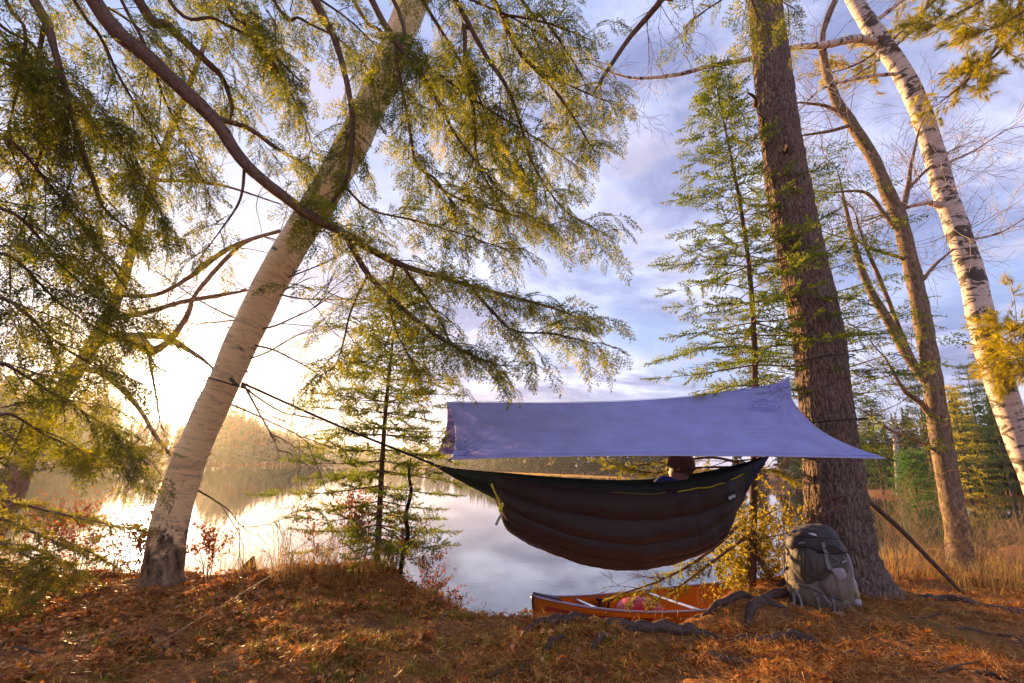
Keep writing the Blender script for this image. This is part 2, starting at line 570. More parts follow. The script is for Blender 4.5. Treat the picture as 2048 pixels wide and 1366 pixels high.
def lake_sd(x, y):
    """signed distance to the waterline, positive on land"""
    x, y = np.asarray(x, float).ravel(), np.asarray(y, float).ravel()
    best = np.full(x.shape, 1e9)
    ins = np.zeros(x.shape, bool)
    n = len(LAKE)
    for i in range(n):
        ax, ay = LAKE[i]
        bx, by = LAKE[(i + 1) % n]
        dx, dy = bx - ax, by - ay
        t = np.clip(((x - ax) * dx + (y - ay) * dy) / (dx * dx + dy * dy), 0, 1)
        best = np.minimum(best, np.hypot(x - ax - t * dx, y - ay - t * dy))
        c = (ay > y) != (by > y)
        with np.errstate(divide='ignore', invalid='ignore'):
            xi = ax + (y - ay) / (by - ay + 1e-12) * dx
        ins ^= c & (x < xi)
    return np.where(ins, -best, best)


def ground_z(x, y):
    x, y = np.asarray(x, float).ravel(), np.asarray(y, float).ravel()
    d = lake_sd(x, y)
    q = np.stack([x, y, np.zeros_like(x)], 1)
    d2 = d + (fbm(q * 2.3, 11, 3) - 0.5) * 0.16 * (np.abs(d) < 2)
    near = np.clip(1 - np.hypot(x, y - 3) / 14, 0, 1)
    rel = (fbm(q * 0.9, 3, 4) - 0.5) * 0.16 + (fbm(q * 4.0, 21, 4) - 0.5) * 0.10 + (fbm(q * 13.0, 31, 3) - 0.5) * 0.055
    rel = rel + 0.13 * np.exp(-((x + 1.55) ** 2 / .9 + (y - 4.7) ** 2 / .35)) + 0.10 * np.exp(-((x - 3.0) ** 2 / .8 + (y - 4.8) ** 2 / .5))
    rel = rel + 0.05 * np.exp(-((x - 1.0) ** 2 / .5 + (y - 3.7) ** 2 / .12)) + 0.13 * np.exp(-((x - 1.75) ** 2 / .12 + (y - 4.35) ** 2 / .3)) + 0.06 * np.exp(-((x + 2.6) ** 2 / .5 + (y - 4.1) ** 2 / .3))
    bank = np.where(d2 > 0, sstep(-0.05, 0.42, d2), 0)
    z_near = WATER_Z - 0.05 + (0.65 + rel) * bank - np.where(d2 <= 0, np.clip(-d2 * 0.5, 0, 1.6), 0)
    z_far = WATER_Z - 0.1 + np.where(d > 0, 0.5 * sstep(0, 4, d) + np.clip(d - 4, 0, 60) * 0.07, -np.clip(-d * 0.3, 0, 1.6))
    w = sstep(16, 30, np.hypot(x, y))
    return z_near * (1 - w) + z_far * w


def gz(x, y):
    return float(ground_z([x], [y])[0])


def on_ground(px, py, dz=0.0):
    """where the photo pixel's ray first meets the ground"""
    v = ray(px, py)
    s = np.linspace(1.2, 12, 500)
    q = CAM_C + v * (s / v[1])[:, None]
    under = q[:, 2] < ground_z(q[:, 0], q[:, 1])
    k_ = int(np.argmax(under)) if under.any() else 200
    p = q[k_].copy()
    p[2] = gz(p[0], p[1]) + dz
    return p


def on_flat(px, py, z=0.02):
    v = ray(px, py)
    p = CAM_C + v * ((z - CAM_C[2]) / v[2])
    p[2] = gz(p[0], p[1])
    return p


def axis(lo, hi, step, far, r=1.16):
    a = list(np.arange(lo, hi + 1e-6, step))
    s, x = step, hi
    while x < far:
        s = min(s * r, 40); x += s; a.append(x)
    s, x = step, lo
    while x > -far:
        s = min(s * r, 40); x -= s; a.insert(0, x)
    return np.array(a)


gx, gy = axis(-5.4, 7.2, 0.055, 400), axis(1.7, 7.6, 0.055, 400)
X, Y = np.meshgrid(gx, gy, indexing='ij')
Zg = ground_z(X, Y).reshape(X.shape)

k = NT('forest_floor')
v = k.coords()
n1, n2, n3 = k.noise(v, 3.2, 6, 0.65), k.noise(v, 34.0, 6, 0.7), k.noise(k.coords(scale=(1, 1, 1)), 1.1, 4, 0.6)
c = k.ramp(n2, [(0.30, (0.07, 0.030, 0.014)), (0.5, (0.34, 0.13, 0.036)), (0.70, (0.62, 0.29, 0.09))])
c = k.mix(k.ramp(n1, [(0.46, (0, 0, 0)), (0.66, (0.75, 0.75, 0.75))]), c, (0.15, 0.066, 0.030))
c = k.mix(k.ramp(n3, [(0.55, (0, 0, 0)), (0.70, (0.45, 0.45, 0.45))]), c, (0.24, 0.19, 0.03))
M['floor'] = k.out(k.n('ShaderNodeBsdfPrincipled', {'Base Color': c, 'Roughness': 0.95, 'Specular IOR Level': 0.15, 'Normal': k.bump(n2, 0.8, 0.03)}).outputs[0])
g = Geo()
g.grid(np.stack([X, Y, Zg], -1))
tag(g.build('ground', M['floor']), kind='structure')

k = NT('lake_water')
v = k.coords(scale=(1, 1.6, 1))
wv = k.mix(0.3, k.noise(v, 1.6, 3, 0.5), k.noise(v, 9.0, 2, 0.5))
M['water'] = k.out(k.n('ShaderNodeBsdfPrincipled', {'Base Color': (0.012, 0.020, 0.022, 1), 'Roughness': 0.02, 'IOR': 1.8, 'Specular IOR Level': 1.0,
                                                    'Normal': k.bump(wv, 0.035, 0.03)}).outputs[0])
g = Geo()
lx, ly = np.linspace(-400, 400, 60), np.linspace(3.0, 400, 60)
LX, LY = np.meshgrid(lx, ly, indexing='ij')
g.grid(np.stack([LX, LY, np.full_like(LX, WATER_Z)], -1))
tag(g.build('lake', M['water']), kind='structure')


# ------------------------------------------------------------------ foliage prototypes
def stick(g, a, b, r0, r1, mat, sides=3):
    a, b = np.asarray(a, float), np.asarray(b, float)
    s = unit(np.cross(b - a, [0.1, 0.05, 1.0]))
    g.add([a - s * r0, a + s * r0, b + s * r1, b - s * r1], [[0, 1, 2, 3]], mat=mat)


def needles(g, a, b, step, ln, wd, rng, flat=True, ang=60, mat=1):
    """rows of needles along the twig a-b"""
    a, b = np.asarray(a, float), np.asarray(b, float)
    L = np.linalg.norm(b - a)
    n = max(2, int(L / step))
    d = (b - a) / L
    side = unit(np.cross(d, [0, 0, 1.0]))
    nor = np.cross(side, d)
    t = (np.arange(n) + rng.random(n)) / n
    o = a + d * (t * L)[:, None]
    if flat:
        sg = np.where(np.arange(n) % 2 == 0, 1.0, -1.0)
        roll = rng.normal(0, 0.35, n)
    else:
        sg = np.ones(n)
        roll = rng.random(n) * 6.283
    rad = side[None] * (sg * np.cos(roll))[:, None] + nor[None] * np.sin(roll)[:, None]
    an = np.radians(ang + rng.normal(0, 10, n))
    dr = d[None] * np.cos(an)[:, None] + rad * np.sin(an)[:, None]
    l = ln * (0.7 + 0.5 * rng.random(n))
    l = l * np.where(t > 0.9, 0.8, 1)
    wv = np.cross(dr, nor[None] + rng.normal(0, .4, (n, 3)))
    wv /= np.linalg.norm(wv, axis=1)[:, None]
    w = wd * 0.5
    v = np.stack([o - wv * w, o + wv * w, o + dr * l[:, None]], 1).reshape(-1, 3)
    g.add(v, None, np.arange(n * 3).reshape(-1, 3), mat=mat)


def spray_hemlock(seed, L=0.36, step=0.0112, gap=0.026, nl=0.025, nw=0.0138):
    """flat lacy spray: stem, side twigs, needles, drooping at the tip"""
    rng = np.random.default_rng(seed)
    g = Geo()
    k = int(L / gap)
    bend = lambda p: np.array([p[0], p[1], p[2] - 0.30 * p[0] ** 2 / L - 0.5 * p[1] ** 2 / L])
    pts = [bend((x, 0.012 * math.sin(6 * x / L + seed), 0)) for x in np.linspace(0, L, 6)]
    g.tube(pts, [0.0022, 0.0008], 3, 6, 0, cap=False)
    needles(g, pts[-2], pts[-1], step, nl, nw, rng)
    for i in range(k):
        t = (i + 0.4) / k
        sg = 1 if i % 2 else -1
        x = t * L
        ll = L * 0.50 * (1 - t) ** 0.75 * (0.45 + 0.55 * min(1, t * 4 + .2)) * rng.uniform(0.65, 1.15) + 0.012
        an = math.radians(rng.uniform(42, 62))
        a = bend((x, 0, 0))
        m = bend((x + math.cos(an) * ll * .5, sg * math.sin(an) * ll * .5, rng.normal(0, .006)))
        e = bend((x + math.cos(an * .8) * ll, sg * math.sin(an) * ll, rng.normal(0, .012)))
        if ll > 0.03:
            stick(g, a, m, 0.0012, 0.0009, 0)
            stick(g, m, e, 0.0009, 0.0005, 0)
        needles(g, a, m, step, nl, nw, rng)
        needles(g, m, e, step, nl * .9, nw, rng)
        if ll > 0.09:
            for s2 in (-1, 1):
                an2 = an * sg + s2 * 0.8
                e2 = bend((m[0] + math.cos(an2) * ll * .35, m[1] + math.sin(an2) * ll * .35, 0))
                needles(g, m, e2, step, nl * .9, nw, rng)
    return g.proto()


def spray_spruce(seed, L=0.34, step=0.0078, gap=0.055, nl=0.031, nw=0.015):
    """stiff spray with bristly twigs"""
    rng = np.random.default_rng(seed)
    g = Geo()
    up = lambda p: np.array([p[0], p[1], p[2] + 0.10 * p[0] ** 2 / L])
    g.tube([up((0, 0, 0)), up((L / 2, 0, 0)), up((L, 0, 0))], [0.003, 0.0012], 3, 4, 0, cap=False)
    needles(g, up((0, 0, 0)), up((L, 0, 0)), step, nl, nw, rng, False, 55)
    for i in range(int(L / gap)):
        t = (i + 0.5) / int(L / gap)
        for sg in (-1, 1):
            ll = L * 0.42 * (1 - t) ** 0.8 * rng.uniform(0.6, 1.1) + 0.03
            an = math.radians(rng.uniform(40, 58))
            a = up((t * L, 0, 0))
            e = up((t * L + math.cos(an) * ll, sg * math.sin(an) * ll, rng.normal(0, .02)))
            stick(g, a, e, 0.0015, 0.0008, 0)
            needles(g, a, e, step, nl, nw, rng, False, 55)
    return g.proto()


def tuft_pine(seed, n=46, L=0.10):
    rng = np.random.default_rng(seed)
    g = Geo()
    stick(g, (0, 0, 0), (0.09, 0, 0), 0.003, 0.002, 0)
    an = np.abs(rng.normal(0, 0.75, n)); ro = rng.random(n) * 6.283
    d = np.stack([np.cos(an), np.sin(an) * np.cos(ro), np.sin(an) * np.sin(ro)], 1)
    o = np.stack([rng.random(n) * 0.09, np.zeros(n), np.zeros(n)], 1)
    wv = np.cross(d, rng.normal(0, 1, (n, 3))); wv /= np.linalg.norm(wv, axis=1)[:, None]
    l = L * rng.uniform(.7, 1.2, n)
    v = np.stack([o - wv * .0022, o + wv * .0022, o + d * l[:, None]], 1).reshape(-1, 3)
    g.add(v, None, np.arange(n * 3).reshape(-1, 3), mat=1)
    return g.proto()


HEM = [spray_hemlock(s) for s in range(6)]
HEM_COARSE = [spray_hemlock(s + 40, step=0.015, gap=0.04, nl=0.032, nw=0.020) for s in range(4)]
SPR = [spray_spruce(s + 20) for s in range(4)]
SPR_COARSE = [spray_spruce(s + 60, step=0.022, gap=0.085, nl=0.04, nw=0.018) for s in range(3)]
TUFT = [tuft_pine(s) for s in range(4)]


def basis(d, up, rng=None, roll=0.0):
    x = unit(d)
    y = unit(np.cross(up, x))
    z = np.cross(x, y)
    if roll:
        c, s = math.cos(roll), math.sin(roll)
        y, z = c * y + s * z, c * z - s * y
    return np.stack([x, y, z], 1)


class Sprays:
    """placements of sprays, sorted by prototype"""

    def __init__(s, protos):
        s.p, s.d = protos, [[] for _ in protos]

    def put(s, o, d, up, roll, scale, rng):
        s.d[rng.integers(len(s.p))].append((o, basis(d, up, roll=roll), scale))

    def into(s, g, mats=(0, 1)):
        for p, l in zip(s.p, s.d):
            if l:
                g.place(p, np.array([a[0] for a in l]), np.array([a[1] for a in l]), np.array([a[2] for a in l]), mats)


UP = np.array([0, 0, 1.0])


def foliate(sp, wood, path, rng, t0=0.1, gap=0.055, size=(0.7, 1.1), droop=0.25, spread=55, tipshrink=0.45, hang=0.2, roll=.6):
    """sprays along both sides of a branchlet"""
    seg = np.linalg.norm(np.diff(path, axis=0), axis=1)
    L = seg.sum()
    cum = np.concatenate([[0], np.cumsum(seg)])
    n = max(2, int(L * (1 - t0) / gap))
    for i in range(n):
        t = t0 + (1 - t0) * (i + rng.random() * .8) / n
        x = t * L
        p = np.array([np.interp(x, cum, path[:, c]) for c in range(3)])
        q = np.array([np.interp(min(L, x + .03), cum, path[:, c]) for c in range(3)])
        d = unit(q - p) if np.linalg.norm(q - p) > 1e-6 else unit(path[-1] - path[-2])
        sg = 1 if i % 2 else -1
        side = unit(np.cross(d, UP))
        an = math.radians(rng.normal(spread, 12))
        dd = d * math.cos(an) + side * sg * math.sin(an) + UP * rng.normal(-droop, .18)
        if rng.random() < hang:
            dd = dd * .5 + np.array([0, 0, -0.8])
        sc = rng.uniform(*size) * (1 - tipshrink * t)
        sp.put(p, dd, UP + rng.normal(0, .25, 3), rng.normal(0, roll), sc, rng)
    sp.put(path[-1], path[-1] - path[-2] + np.array([0, 0, -.01]), UP, rng.normal(0, .3), rng.uniform(*size) * .8, rng)


def twigs(g, p, d, L, r, depth, rng, mat=0, wig=0.25, spread=38, kids=(3, 5), grav=0.0, sides=4, leafcb=None, minr=0.0012):
    """a bare crooked branch that forks again and again"""
    n = 5
    pts = [np.asarray(p, float)]
    dd = unit(d)
    for i in range(n):
        dd = unit(dd + rng.normal(0, wig, 3) * .6 + np.array([0, 0, grav]))
        pts.append(pts[-1] + dd * L / n)
    pts = np.array(pts)
    g.tube(pts, [r, max(minr, r * .35)], sides if r > .004 else 3, None if r > .006 else n + 1, mat, cap=False)
    if leafcb:
        leafcb(pts, depth)
    if depth <= 0:
        return pts
    for i in range(rng.integers(kids[0], kids[1] + 1)):
        t = rng.uniform(.25, 1.0)
        x = t * n
        a = int(min(n - 1, x))
        q = pts[a] + (pts[a + 1] - pts[a]) * (x - a)
        base = unit(pts[a + 1] - pts[a])
        off = unit(np.cross(base, rng.normal(0, 1, 3)))
        an = math.radians(rng.normal(spread, 12))
        twigs(g, q, base * math.cos(an) + off * math.sin(an), L * rng.uniform(.4, .68), max(minr, r * rng.uniform(.35, .55)), depth - 1, rng, mat, wig, spread, kids, grav, sides, leafcb, minr)
    return pts


# ------------------------------------------------------------------ the woods across the lake
def far_conifer(seed, nb=18):
    rng = np.random.default_rng(seed)
    g = Geo()
    g.tube([(0, 0, 0), (0, 0, 1)], [.012, .002], 4, 2, 0, cap=False)
    for i in range(nb):
        t = (i + .5) / nb
        z = .12 + .88 * t
        rad = .20 * (1 - t) ** .8 * rng.uniform(.55, 1.15) + .008
        for kx in range(3):
            a = rng.random() * 6.283
            d = np.array([math.cos(a), math.sin(a), 0])
            s = np.array([-d[1], d[0], 0]) * rad * .6
            tip = d * rad + np.array([0, 0, z - rad * .35])
            mid = d * rad * .5 + np.array([0, 0, z + .01])
            g.add([np.array([0, 0, z + .03]), mid + s, tip, mid - s + [0, 0, -.02]], [[0, 1, 2, 3]], mat=1)
    return g.proto()


def far_hardwood(seed, leafy=False):
    rng = np.random.default_rng(seed)
    g = Geo()
    g.tube([(0, 0, 0), (rng.normal(0, .02), 0, .5), (rng.normal(0, .04), rng.normal(0, .04), .95)], [.012, .003], 4, 4, 0, cap=False)
    for i in range(16):
        z = rng.uniform(.35, .92)
        a = rng.random() * 6.283
        l = rng.uniform(.12, .30) * (1.25 - z * .5)
        e = np.array([math.cos(a) * l, math.sin(a) * l, z + l * .8])
        stick(g, (0, 0, z), e, .004, .001, 0)
        for j in range(11 if leafy else 7):
            q = np.array([0, 0, z]) + (e - [0, 0, z]) * rng.uniform(.4, 1.1) + rng.normal(0, .03, 3)
            d = unit(rng.normal(0, 1, 3) + [0, 0, .6]) * (.045 if leafy else .08)
            w = unit(np.cross(d, rng.normal(0, 1, 3))) * (.026 if leafy else .006)
            g.add([q - w, q + w, q + d + w * .4, q + d - w * .4], [[0, 1, 2, 3]], mat=1)
    return g.proto()


FC = [far_conifer(s) for s in range(5)]
FH = [far_hardwood(s + 9) for s in range(4)]
FL = [far_hardwood(s + 19, True) for s in range(3)]


def scatter(n, az, ymin, ymax, dmax, rng):
    out = []
    while len(out) < n:
        m = 4000
        a = rng.uniform(az[0], az[1], m)
        y = rng.uniform(ymin, ymax, m)
        x = a * y
        d = lake_sd(x, y)
        ok = (d > 1.0) & (d < dmax) & ~((x > 30) & (x < 55) & (y > 53) & (y < 76))
        out += list(np.stack([x, y], 1)[ok])
    return np.array(out[:n])


rng = np.random.default_rng(5)
g = Geo()


def plant(proto, xy, h, mats):
    n = len(xy)
    z = ground_z(xy[:, 0], xy[:, 1]) - .15
    a = rng.random(n) * 6.283
    R = np.zeros((n, 3, 3))
    R[:, 0, 0], R[:, 0, 1], R[:, 1, 0], R[:, 1, 1], R[:, 2, 2] = np.cos(a), -np.sin(a), np.sin(a), np.cos(a), 1
    g.place(proto, np.column_stack([xy, z]), R, h, mats)


# left shore: leafless hardwoods with some conifers, lower where the sun stands
def low(xy, h, cap_):
    a_ = xy[:, 0] / xy[:, 1]
    return np.where((a_ > -.80) & (a_ < -.60), np.minimum(h, cap_), h * 1.25)


for i, p in enumerate(FC):
    xy = scatter(56, (-1.15, -.33), 60, 330, 14, rng); plant(p, xy, low(xy, rng.uniform(8, 14.0, 56), 9.5), (0, 1))
for i, p in enumerate(FH):
    xy = scatter(72, (-1.15, -.33), 60, 330, 12, rng); plant(p, xy, low(xy, rng.uniform(7, 11.5, 72), 9.0), (0, 2))
# centre: mixed, with golden larches by the marsh
for i, p in enumerate(FC):
    xy = scatter(60, (-.34, .34), 150, 345, 14, rng); plant(p, xy, rng.uniform(9, 15.5, 60), (0, 1))
for i, p in enumerate(FL):
    xy = scatter(36, (-.34, .40), 150, 345, 12, rng); plant(p, xy, rng.uniform(8, 13, 36), (0, 1))
    xy = scatter(20, (-.10, .34), 150, 230, 8, rng); plant(p, xy, rng.uniform(5, 9, 20), (0, 3))
# right cove, behind the single trees
for i, p in enumerate(FC):
    xy = scatter(30, (.34, 1.25), 48, 130, 22, rng); plant(p, xy, rng.uniform(8, 13, 30), (0, 1))
    xy = scatter(10, (.34, 1.25), 48, 100, 14, rng); plant(p, xy, rng.uniform(4, 8, 10), (0, 1))
tag(g.build('far_woods', [M['bark_dark'], M['far_green'], M['far_brown'], M['far_gold']]),
    'hazy mixed woods of conifers and bare hardwoods across the lake', 'woods', kind='stuff')

# marsh of tawny sedge in front of the far woods
g = Geo()
xy = np.column_stack([rng.uniform(-12, 52, 5200), rng.uniform(128, 168, 5200)])
xy[:, 1] += np.abs(xy[:, 0]) * .1
h = rng.uniform(.35, .8, len(xy)); w = rng.normal(0, .25, (len(xy), 2))
zb = np.full(len(xy), WATER_Z)
v = np.stack([np.column_stack([xy[:, 0] - .35, xy[:, 1], zb]), np.column_stack([xy[:, 0] + .35, xy[:, 1], zb]), np.column_stack([xy + w, zb + h])], 1).reshape(-1, 3)
g.add(v, None, np.arange(len(v)).reshape(-1, 3))
tag(g.build('marsh_sedge', M['dry_grass']), 'tawny marsh grass at the far edge of the lake', 'marsh grass', kind='stuff')


# ------------------------------------------------------------------ trees
def trunk_path(spec):
    """spec: rows of (px, py, depth, width in photo pixels) -> points, radii"""
    pts, rad = [], []
    for px, py, Y, w in spec:
        p = P(px, py, Y)
        zc = -(RCAM.T @ (p - CAM_C))[2]
        pts.append(p)
        xc = (RCAM.T @ (p - CAM_C))[0]
        rad.append(w / F_PX * zc / 2 * zc / math.hypot(zc, xc))     # a cylinder off the lens axis looks wider
    return np.array(pts), np.array(rad)


# --- the big pine: deep bark as geometry, flared foot
def big_pine():
    spec = [(1526, -20, 4.72, 70), (1540, 100, 4.72, 76), (1566, 300, 4.72, 87), (1600, 500, 4.74, 102), (1634, 660, 4.76, 107), (1648, 780, 4.77, 112), (1662, 900, 4.78, 122),
            (1671, 1000, 4.78, 138), (1680, 1100, 4.78, 152)]
    pts, rad = trunk_path(spec)
    base = np.array([pts[-1][0] + .03, 4.78, gz(3.0, 4.78) - .10])
    top = pts[0] + (pts[0] - pts[1]) * 4
    pts = np.vstack([top, pts, base])
    rad = np.concatenate([[rad[0] * .8], rad, [.34]])
    t = thing('pine_tree', (base[0], base[1], base[2] + .1), 'massive straight pine trunk with furrowed bark beside the backpack', 'tree')
    g = Geo()
    n, m = 420, 116
    path = smooth_path(pts[::-1], 400)
    rr = np.interp(np.linspace(0, 1, 400), np.linspace(0, 1, len(rad)), rad[::-1])
    ln = np.concatenate([[0], np.cumsum(np.linalg.norm(np.diff(path, axis=0), axis=1))])
    s = ln[-1] * (np.linspace(0, 1, n) ** 1.25)
    path = np.stack([np.interp(s, ln, path[:, c]) for c in range(3)], 1)
    rr = np.interp(s, ln, rr)
    tt, u, w = frames(path)
    a = np.arange(m) * 2 * math.pi / m
    A, S = np.meshgrid(a, s)
    Rr = np.repeat(rr[:, None], m, 1)
    lobes = .45 + .55 * np.maximum(0, np.cos(A * 3 + .6)) ** 2 + .5 * np.maximum(0, np.cos(A * 2 - 2.2)) ** 3
    Rr = Rr * (1 + .36 * np.exp(-(S / .17) ** 1.1) * lobes)
    q = np.stack([np.cos(A) * 2.9, np.sin(A) * 2.9, S * 1.5], -1).reshape(-1, 3)
    wob = fbm(q * .8, 5, 2).reshape(A.shape) - .5
    q2 = np.stack([np.cos(A + wob * .25) * 7.5, np.sin(A + wob * .25) * 7.5, S * 5.5], -1).reshape(-1, 3)
    ridg = 1 - np.abs(fbm(q2, 9, 3, .5).reshape(A.shape) * 2 - 1) * 2.4
    fine = fbm(q2 * np.array([2.6, 2.6, 4.5]), 77, 2).reshape(A.shape) - .5
    fade = .45 + .55 * np.exp(-S / 2.2)
    Rr = Rr + (-np.clip(ridg, 0, 1) * .026 + fine * .016) * fade + wob * .03
    ring = path[:, None] + Rr[..., None] * (np.cos(A)[..., None] * u[:, None] + np.sin(A)[..., None] * w[:, None])
    bk = np.stack([np.cos(A) * Rr, np.sin(A) * Rr, S], -1).reshape(-1, 3)
    i = np.arange(n - 1)[:, None] * m; j = np.arange(m)[None]; k2 = (j + 1) % m
    g.add(ring.reshape(-1, 3), np.stack([i + j, i + k2, i + m + k2, i + m + j], -1).reshape(-1, 4), None, bk)
    g.build('trunk', M['bark_pine'], t, True, True)
    # broken branch stubs on the visible side
    for px, py, dx, dz, l, r in ((1512, 236, -1, .35, .10, .014), (1497, 196, -1, .1, .13, .022), (1560, 292, -.1, -.3, .06, .025), (1577, 372, -.2, -.8, .09, .016)):
        p = P(px + 14, py, 4.45)
        g = Geo()
        g.tube([p + [0.05, .12, 0], p, p + unit((dx, -.5, dz)) * l], [r * 1.3, r, r * .5], 7, 5, bump=.2)
        g.build('branch_stub', M['bark_dark'], t, True, True)
    # roots that run over the ground from the foot
    def root(rows, r, lift=.4):
        p = [on_flat(a, b) for a, b in rows]
        p = np.array(smooth_path(p, 4 * len(p)))
        rr2 = np.interp(np.linspace(0, 1, len(p)), np.linspace(0, 1, len(r)), np.array(r) * .8)
        for q3, rx in zip(p, rr2):
            q3[2] = gz(q3[0], q3[1]) + rx * lift
        p[0][2] -= .05; p[-1][2] -= .05
        g = Geo()
        g.tube(p, rr2, 9, 5 * len(p), bump=.35, seed=int(rows[0][0]))
        g.build('root', M['root'], t, True, True)
    root([(1620, 1190), (1560, 1205), (1480, 1228), (1400, 1240), (1372, 1240)], [.07, .045, .03, .025])
    root([(1470, 1275), (1400, 1262), (1330, 1256), (1270, 1252), (1215, 1249), (1170, 1252)], [.02, .04, .05, .045, .04, .015], .6)
    root([(1200, 1250), (1150, 1245), (1110, 1247), (1075, 1256), (1040, 1268)], [.015, .045, .042, .035, .012], .6)
    root([(1490, 1262), (1510, 1240), (1545, 1230), (1580, 1232)], [.012, .05, .055, .02], .3)
    root([(1440, 1278), (1490, 1276), (1540, 1280), (1590, 1280), (1640, 1290)], [.012, .035, .04, .05, .03], .5)
    root([(1340, 1298), (1400, 1300), (1460, 1305), (1530, 1312)], [.015, .03, .028, .012], .4)
    root([(1640, 1300), (1700, 1318), (1790, 1322), (1860, 1332), (1960, 1352), (2048, 1375)], [.014, .02, .018, .018, .016, .012], .6)
    root([(1760, 1180), (1830, 1196), (1910, 1205), (2060, 1214)], [.06, .03, .04, .045], .4)
    root([(1905, 1258), (1960, 1258), (2040, 1275), (2100, 1285)], [.012, .018, .014, .012], .5)
    root([(1090, 1310), (1105, 1290), (1125, 1278), (1140, 1280)], [.02, .024, .018, .01], .7)
    root([(1180, 1292), (1195, 1280), (1215, 1278), (1240, 1278)], [.012, .03, .03, .01], .4)
    root([(880, 1243), (905, 1235), (935, 1240)], [.012, .03, .012], .4)
    root([(1620, 1140), (1585, 1170), (1560, 1180)], [.06, .05, .02], .5)
    return t


PINE = big_pine()


# --- leaning paper birch
def birch_left():
    spec = [(870, -110, 4.3, 66), (830, -5, 4.3, 68), (742, 210, 4.28, 72), (660, 370, 4.25, 76), (578, 500, 4.22, 77), (505, 640, 4.2, 78), (450, 760, 4.17, 80), (408, 850, 4.14, 82), (378, 920, 4.12, 86),
            (350, 1010, 4.09, 90), (332, 1090, 4.06, 96), (324, 1150, 4.04, 102)]
    pts, rad = trunk_path(spec)
    rad = rad * .86
    b = np.array([pts[-1][0], 4.04, gz(pts[-1][0], 4.04) - .12])
    pts = np.vstack([pts, b]); rad = np.append(rad, .31)
    pts = np.vstack([pts[0] + (pts[0] - pts[1]) * 2.5, pts]); rad = np.insert(rad, 0, rad[0] * .8)
    t = thing('paper_birch', (b[0], b[1], b[2] + .12), 'leaning pale birch with dark foot and peeling bark by the water', 'tree')
    g = Geo()
    g.tube(pts[::-1], rad[::-1], 40, 150, bump=.10, seed=4)
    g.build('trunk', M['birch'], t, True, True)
    # curls of peeling bark at the edges of the trunk
    rg = np.random.default_rng(3)
    path = smooth_path(pts[::-1], 60); r2 = np.interp(np.linspace(0, 1, 60), np.linspace(0, 1, len(rad)), rad[::-1])
    for i in range(26):
        kx = rg.integers(12, 36)
        a = rg.uniform(2.6, 6.8)
        d = np.array([math.cos(a), math.sin(a) * 1.0, 0])
        p = path[kx] + d * (r2[kx] + .002)
        s = np.array([-d[1], d[0], 0])
        l = rg.uniform(.02, .05)
        g = Geo()
        g.ribbon([p - s * .01, p + s * l * .5 + d * .006, p + s * l + d * .022], rg.uniform(.008, .02), .0012, 7, up=d)
        g.build('bark_curl', M['birch_curl'], t)
    # low leafless branches on the lake side and the long straight one
    g = Geo()
    rg = np.random.default_rng(31)
    for (a, b2, r, dep) in (((560, 560), (700, 520), .009, 4.3), ((545, 585), (760, 640), .009, 4.35), ((510, 660), (690, 690), .010, 4.3), ((505, 690), (660, 770), .009, 4.25),
                            ((490, 720), (640, 640), .008, 4.4), ((485, 765), (560, 880), .012, 4.0), ((482, 770), (590, 900), .009, 4.35), ((440, 800), (620, 900), .009, 4.2),
                            ((395, 980), (500, 1050), .008, 4.0), ((530, 600), (640, 560), .008, 4.3), ((360, 1010), (250, 960), .006, 4.0)):
        p0, p1 = P(*a, 4.18), P(*b2, dep)
        twigs(g, p0, p1 - p0, np.linalg.norm(p1 - p0) * 1.1, r, 2, rg, wig=.22, kids=(4, 6), spread=32, minr=.0019)
    for (a, b2) in (((600, 540), (420, 560)), ((470, 640), (330, 640)), ((480, 640), (300, 560))):
        p0, p1 = P(*a, 4.2), P(*b2, 4.5)
        twigs(g, p0, p1 - p0, np.linalg.norm(p1 - p0), .008, 2, rg, wig=.2, kids=(4, 6), spread=32, minr=.0019)
    g.build('branches', M['twig'], t)
    return t


M['birch_curl'] = mat_leaf('birch_curls', [(0.3, (0.55, 0.40, 0.28)), (0.7, (0.80, 0.66, 0.50))], 20, .3, 1.2)
BIRCH = birch_left()


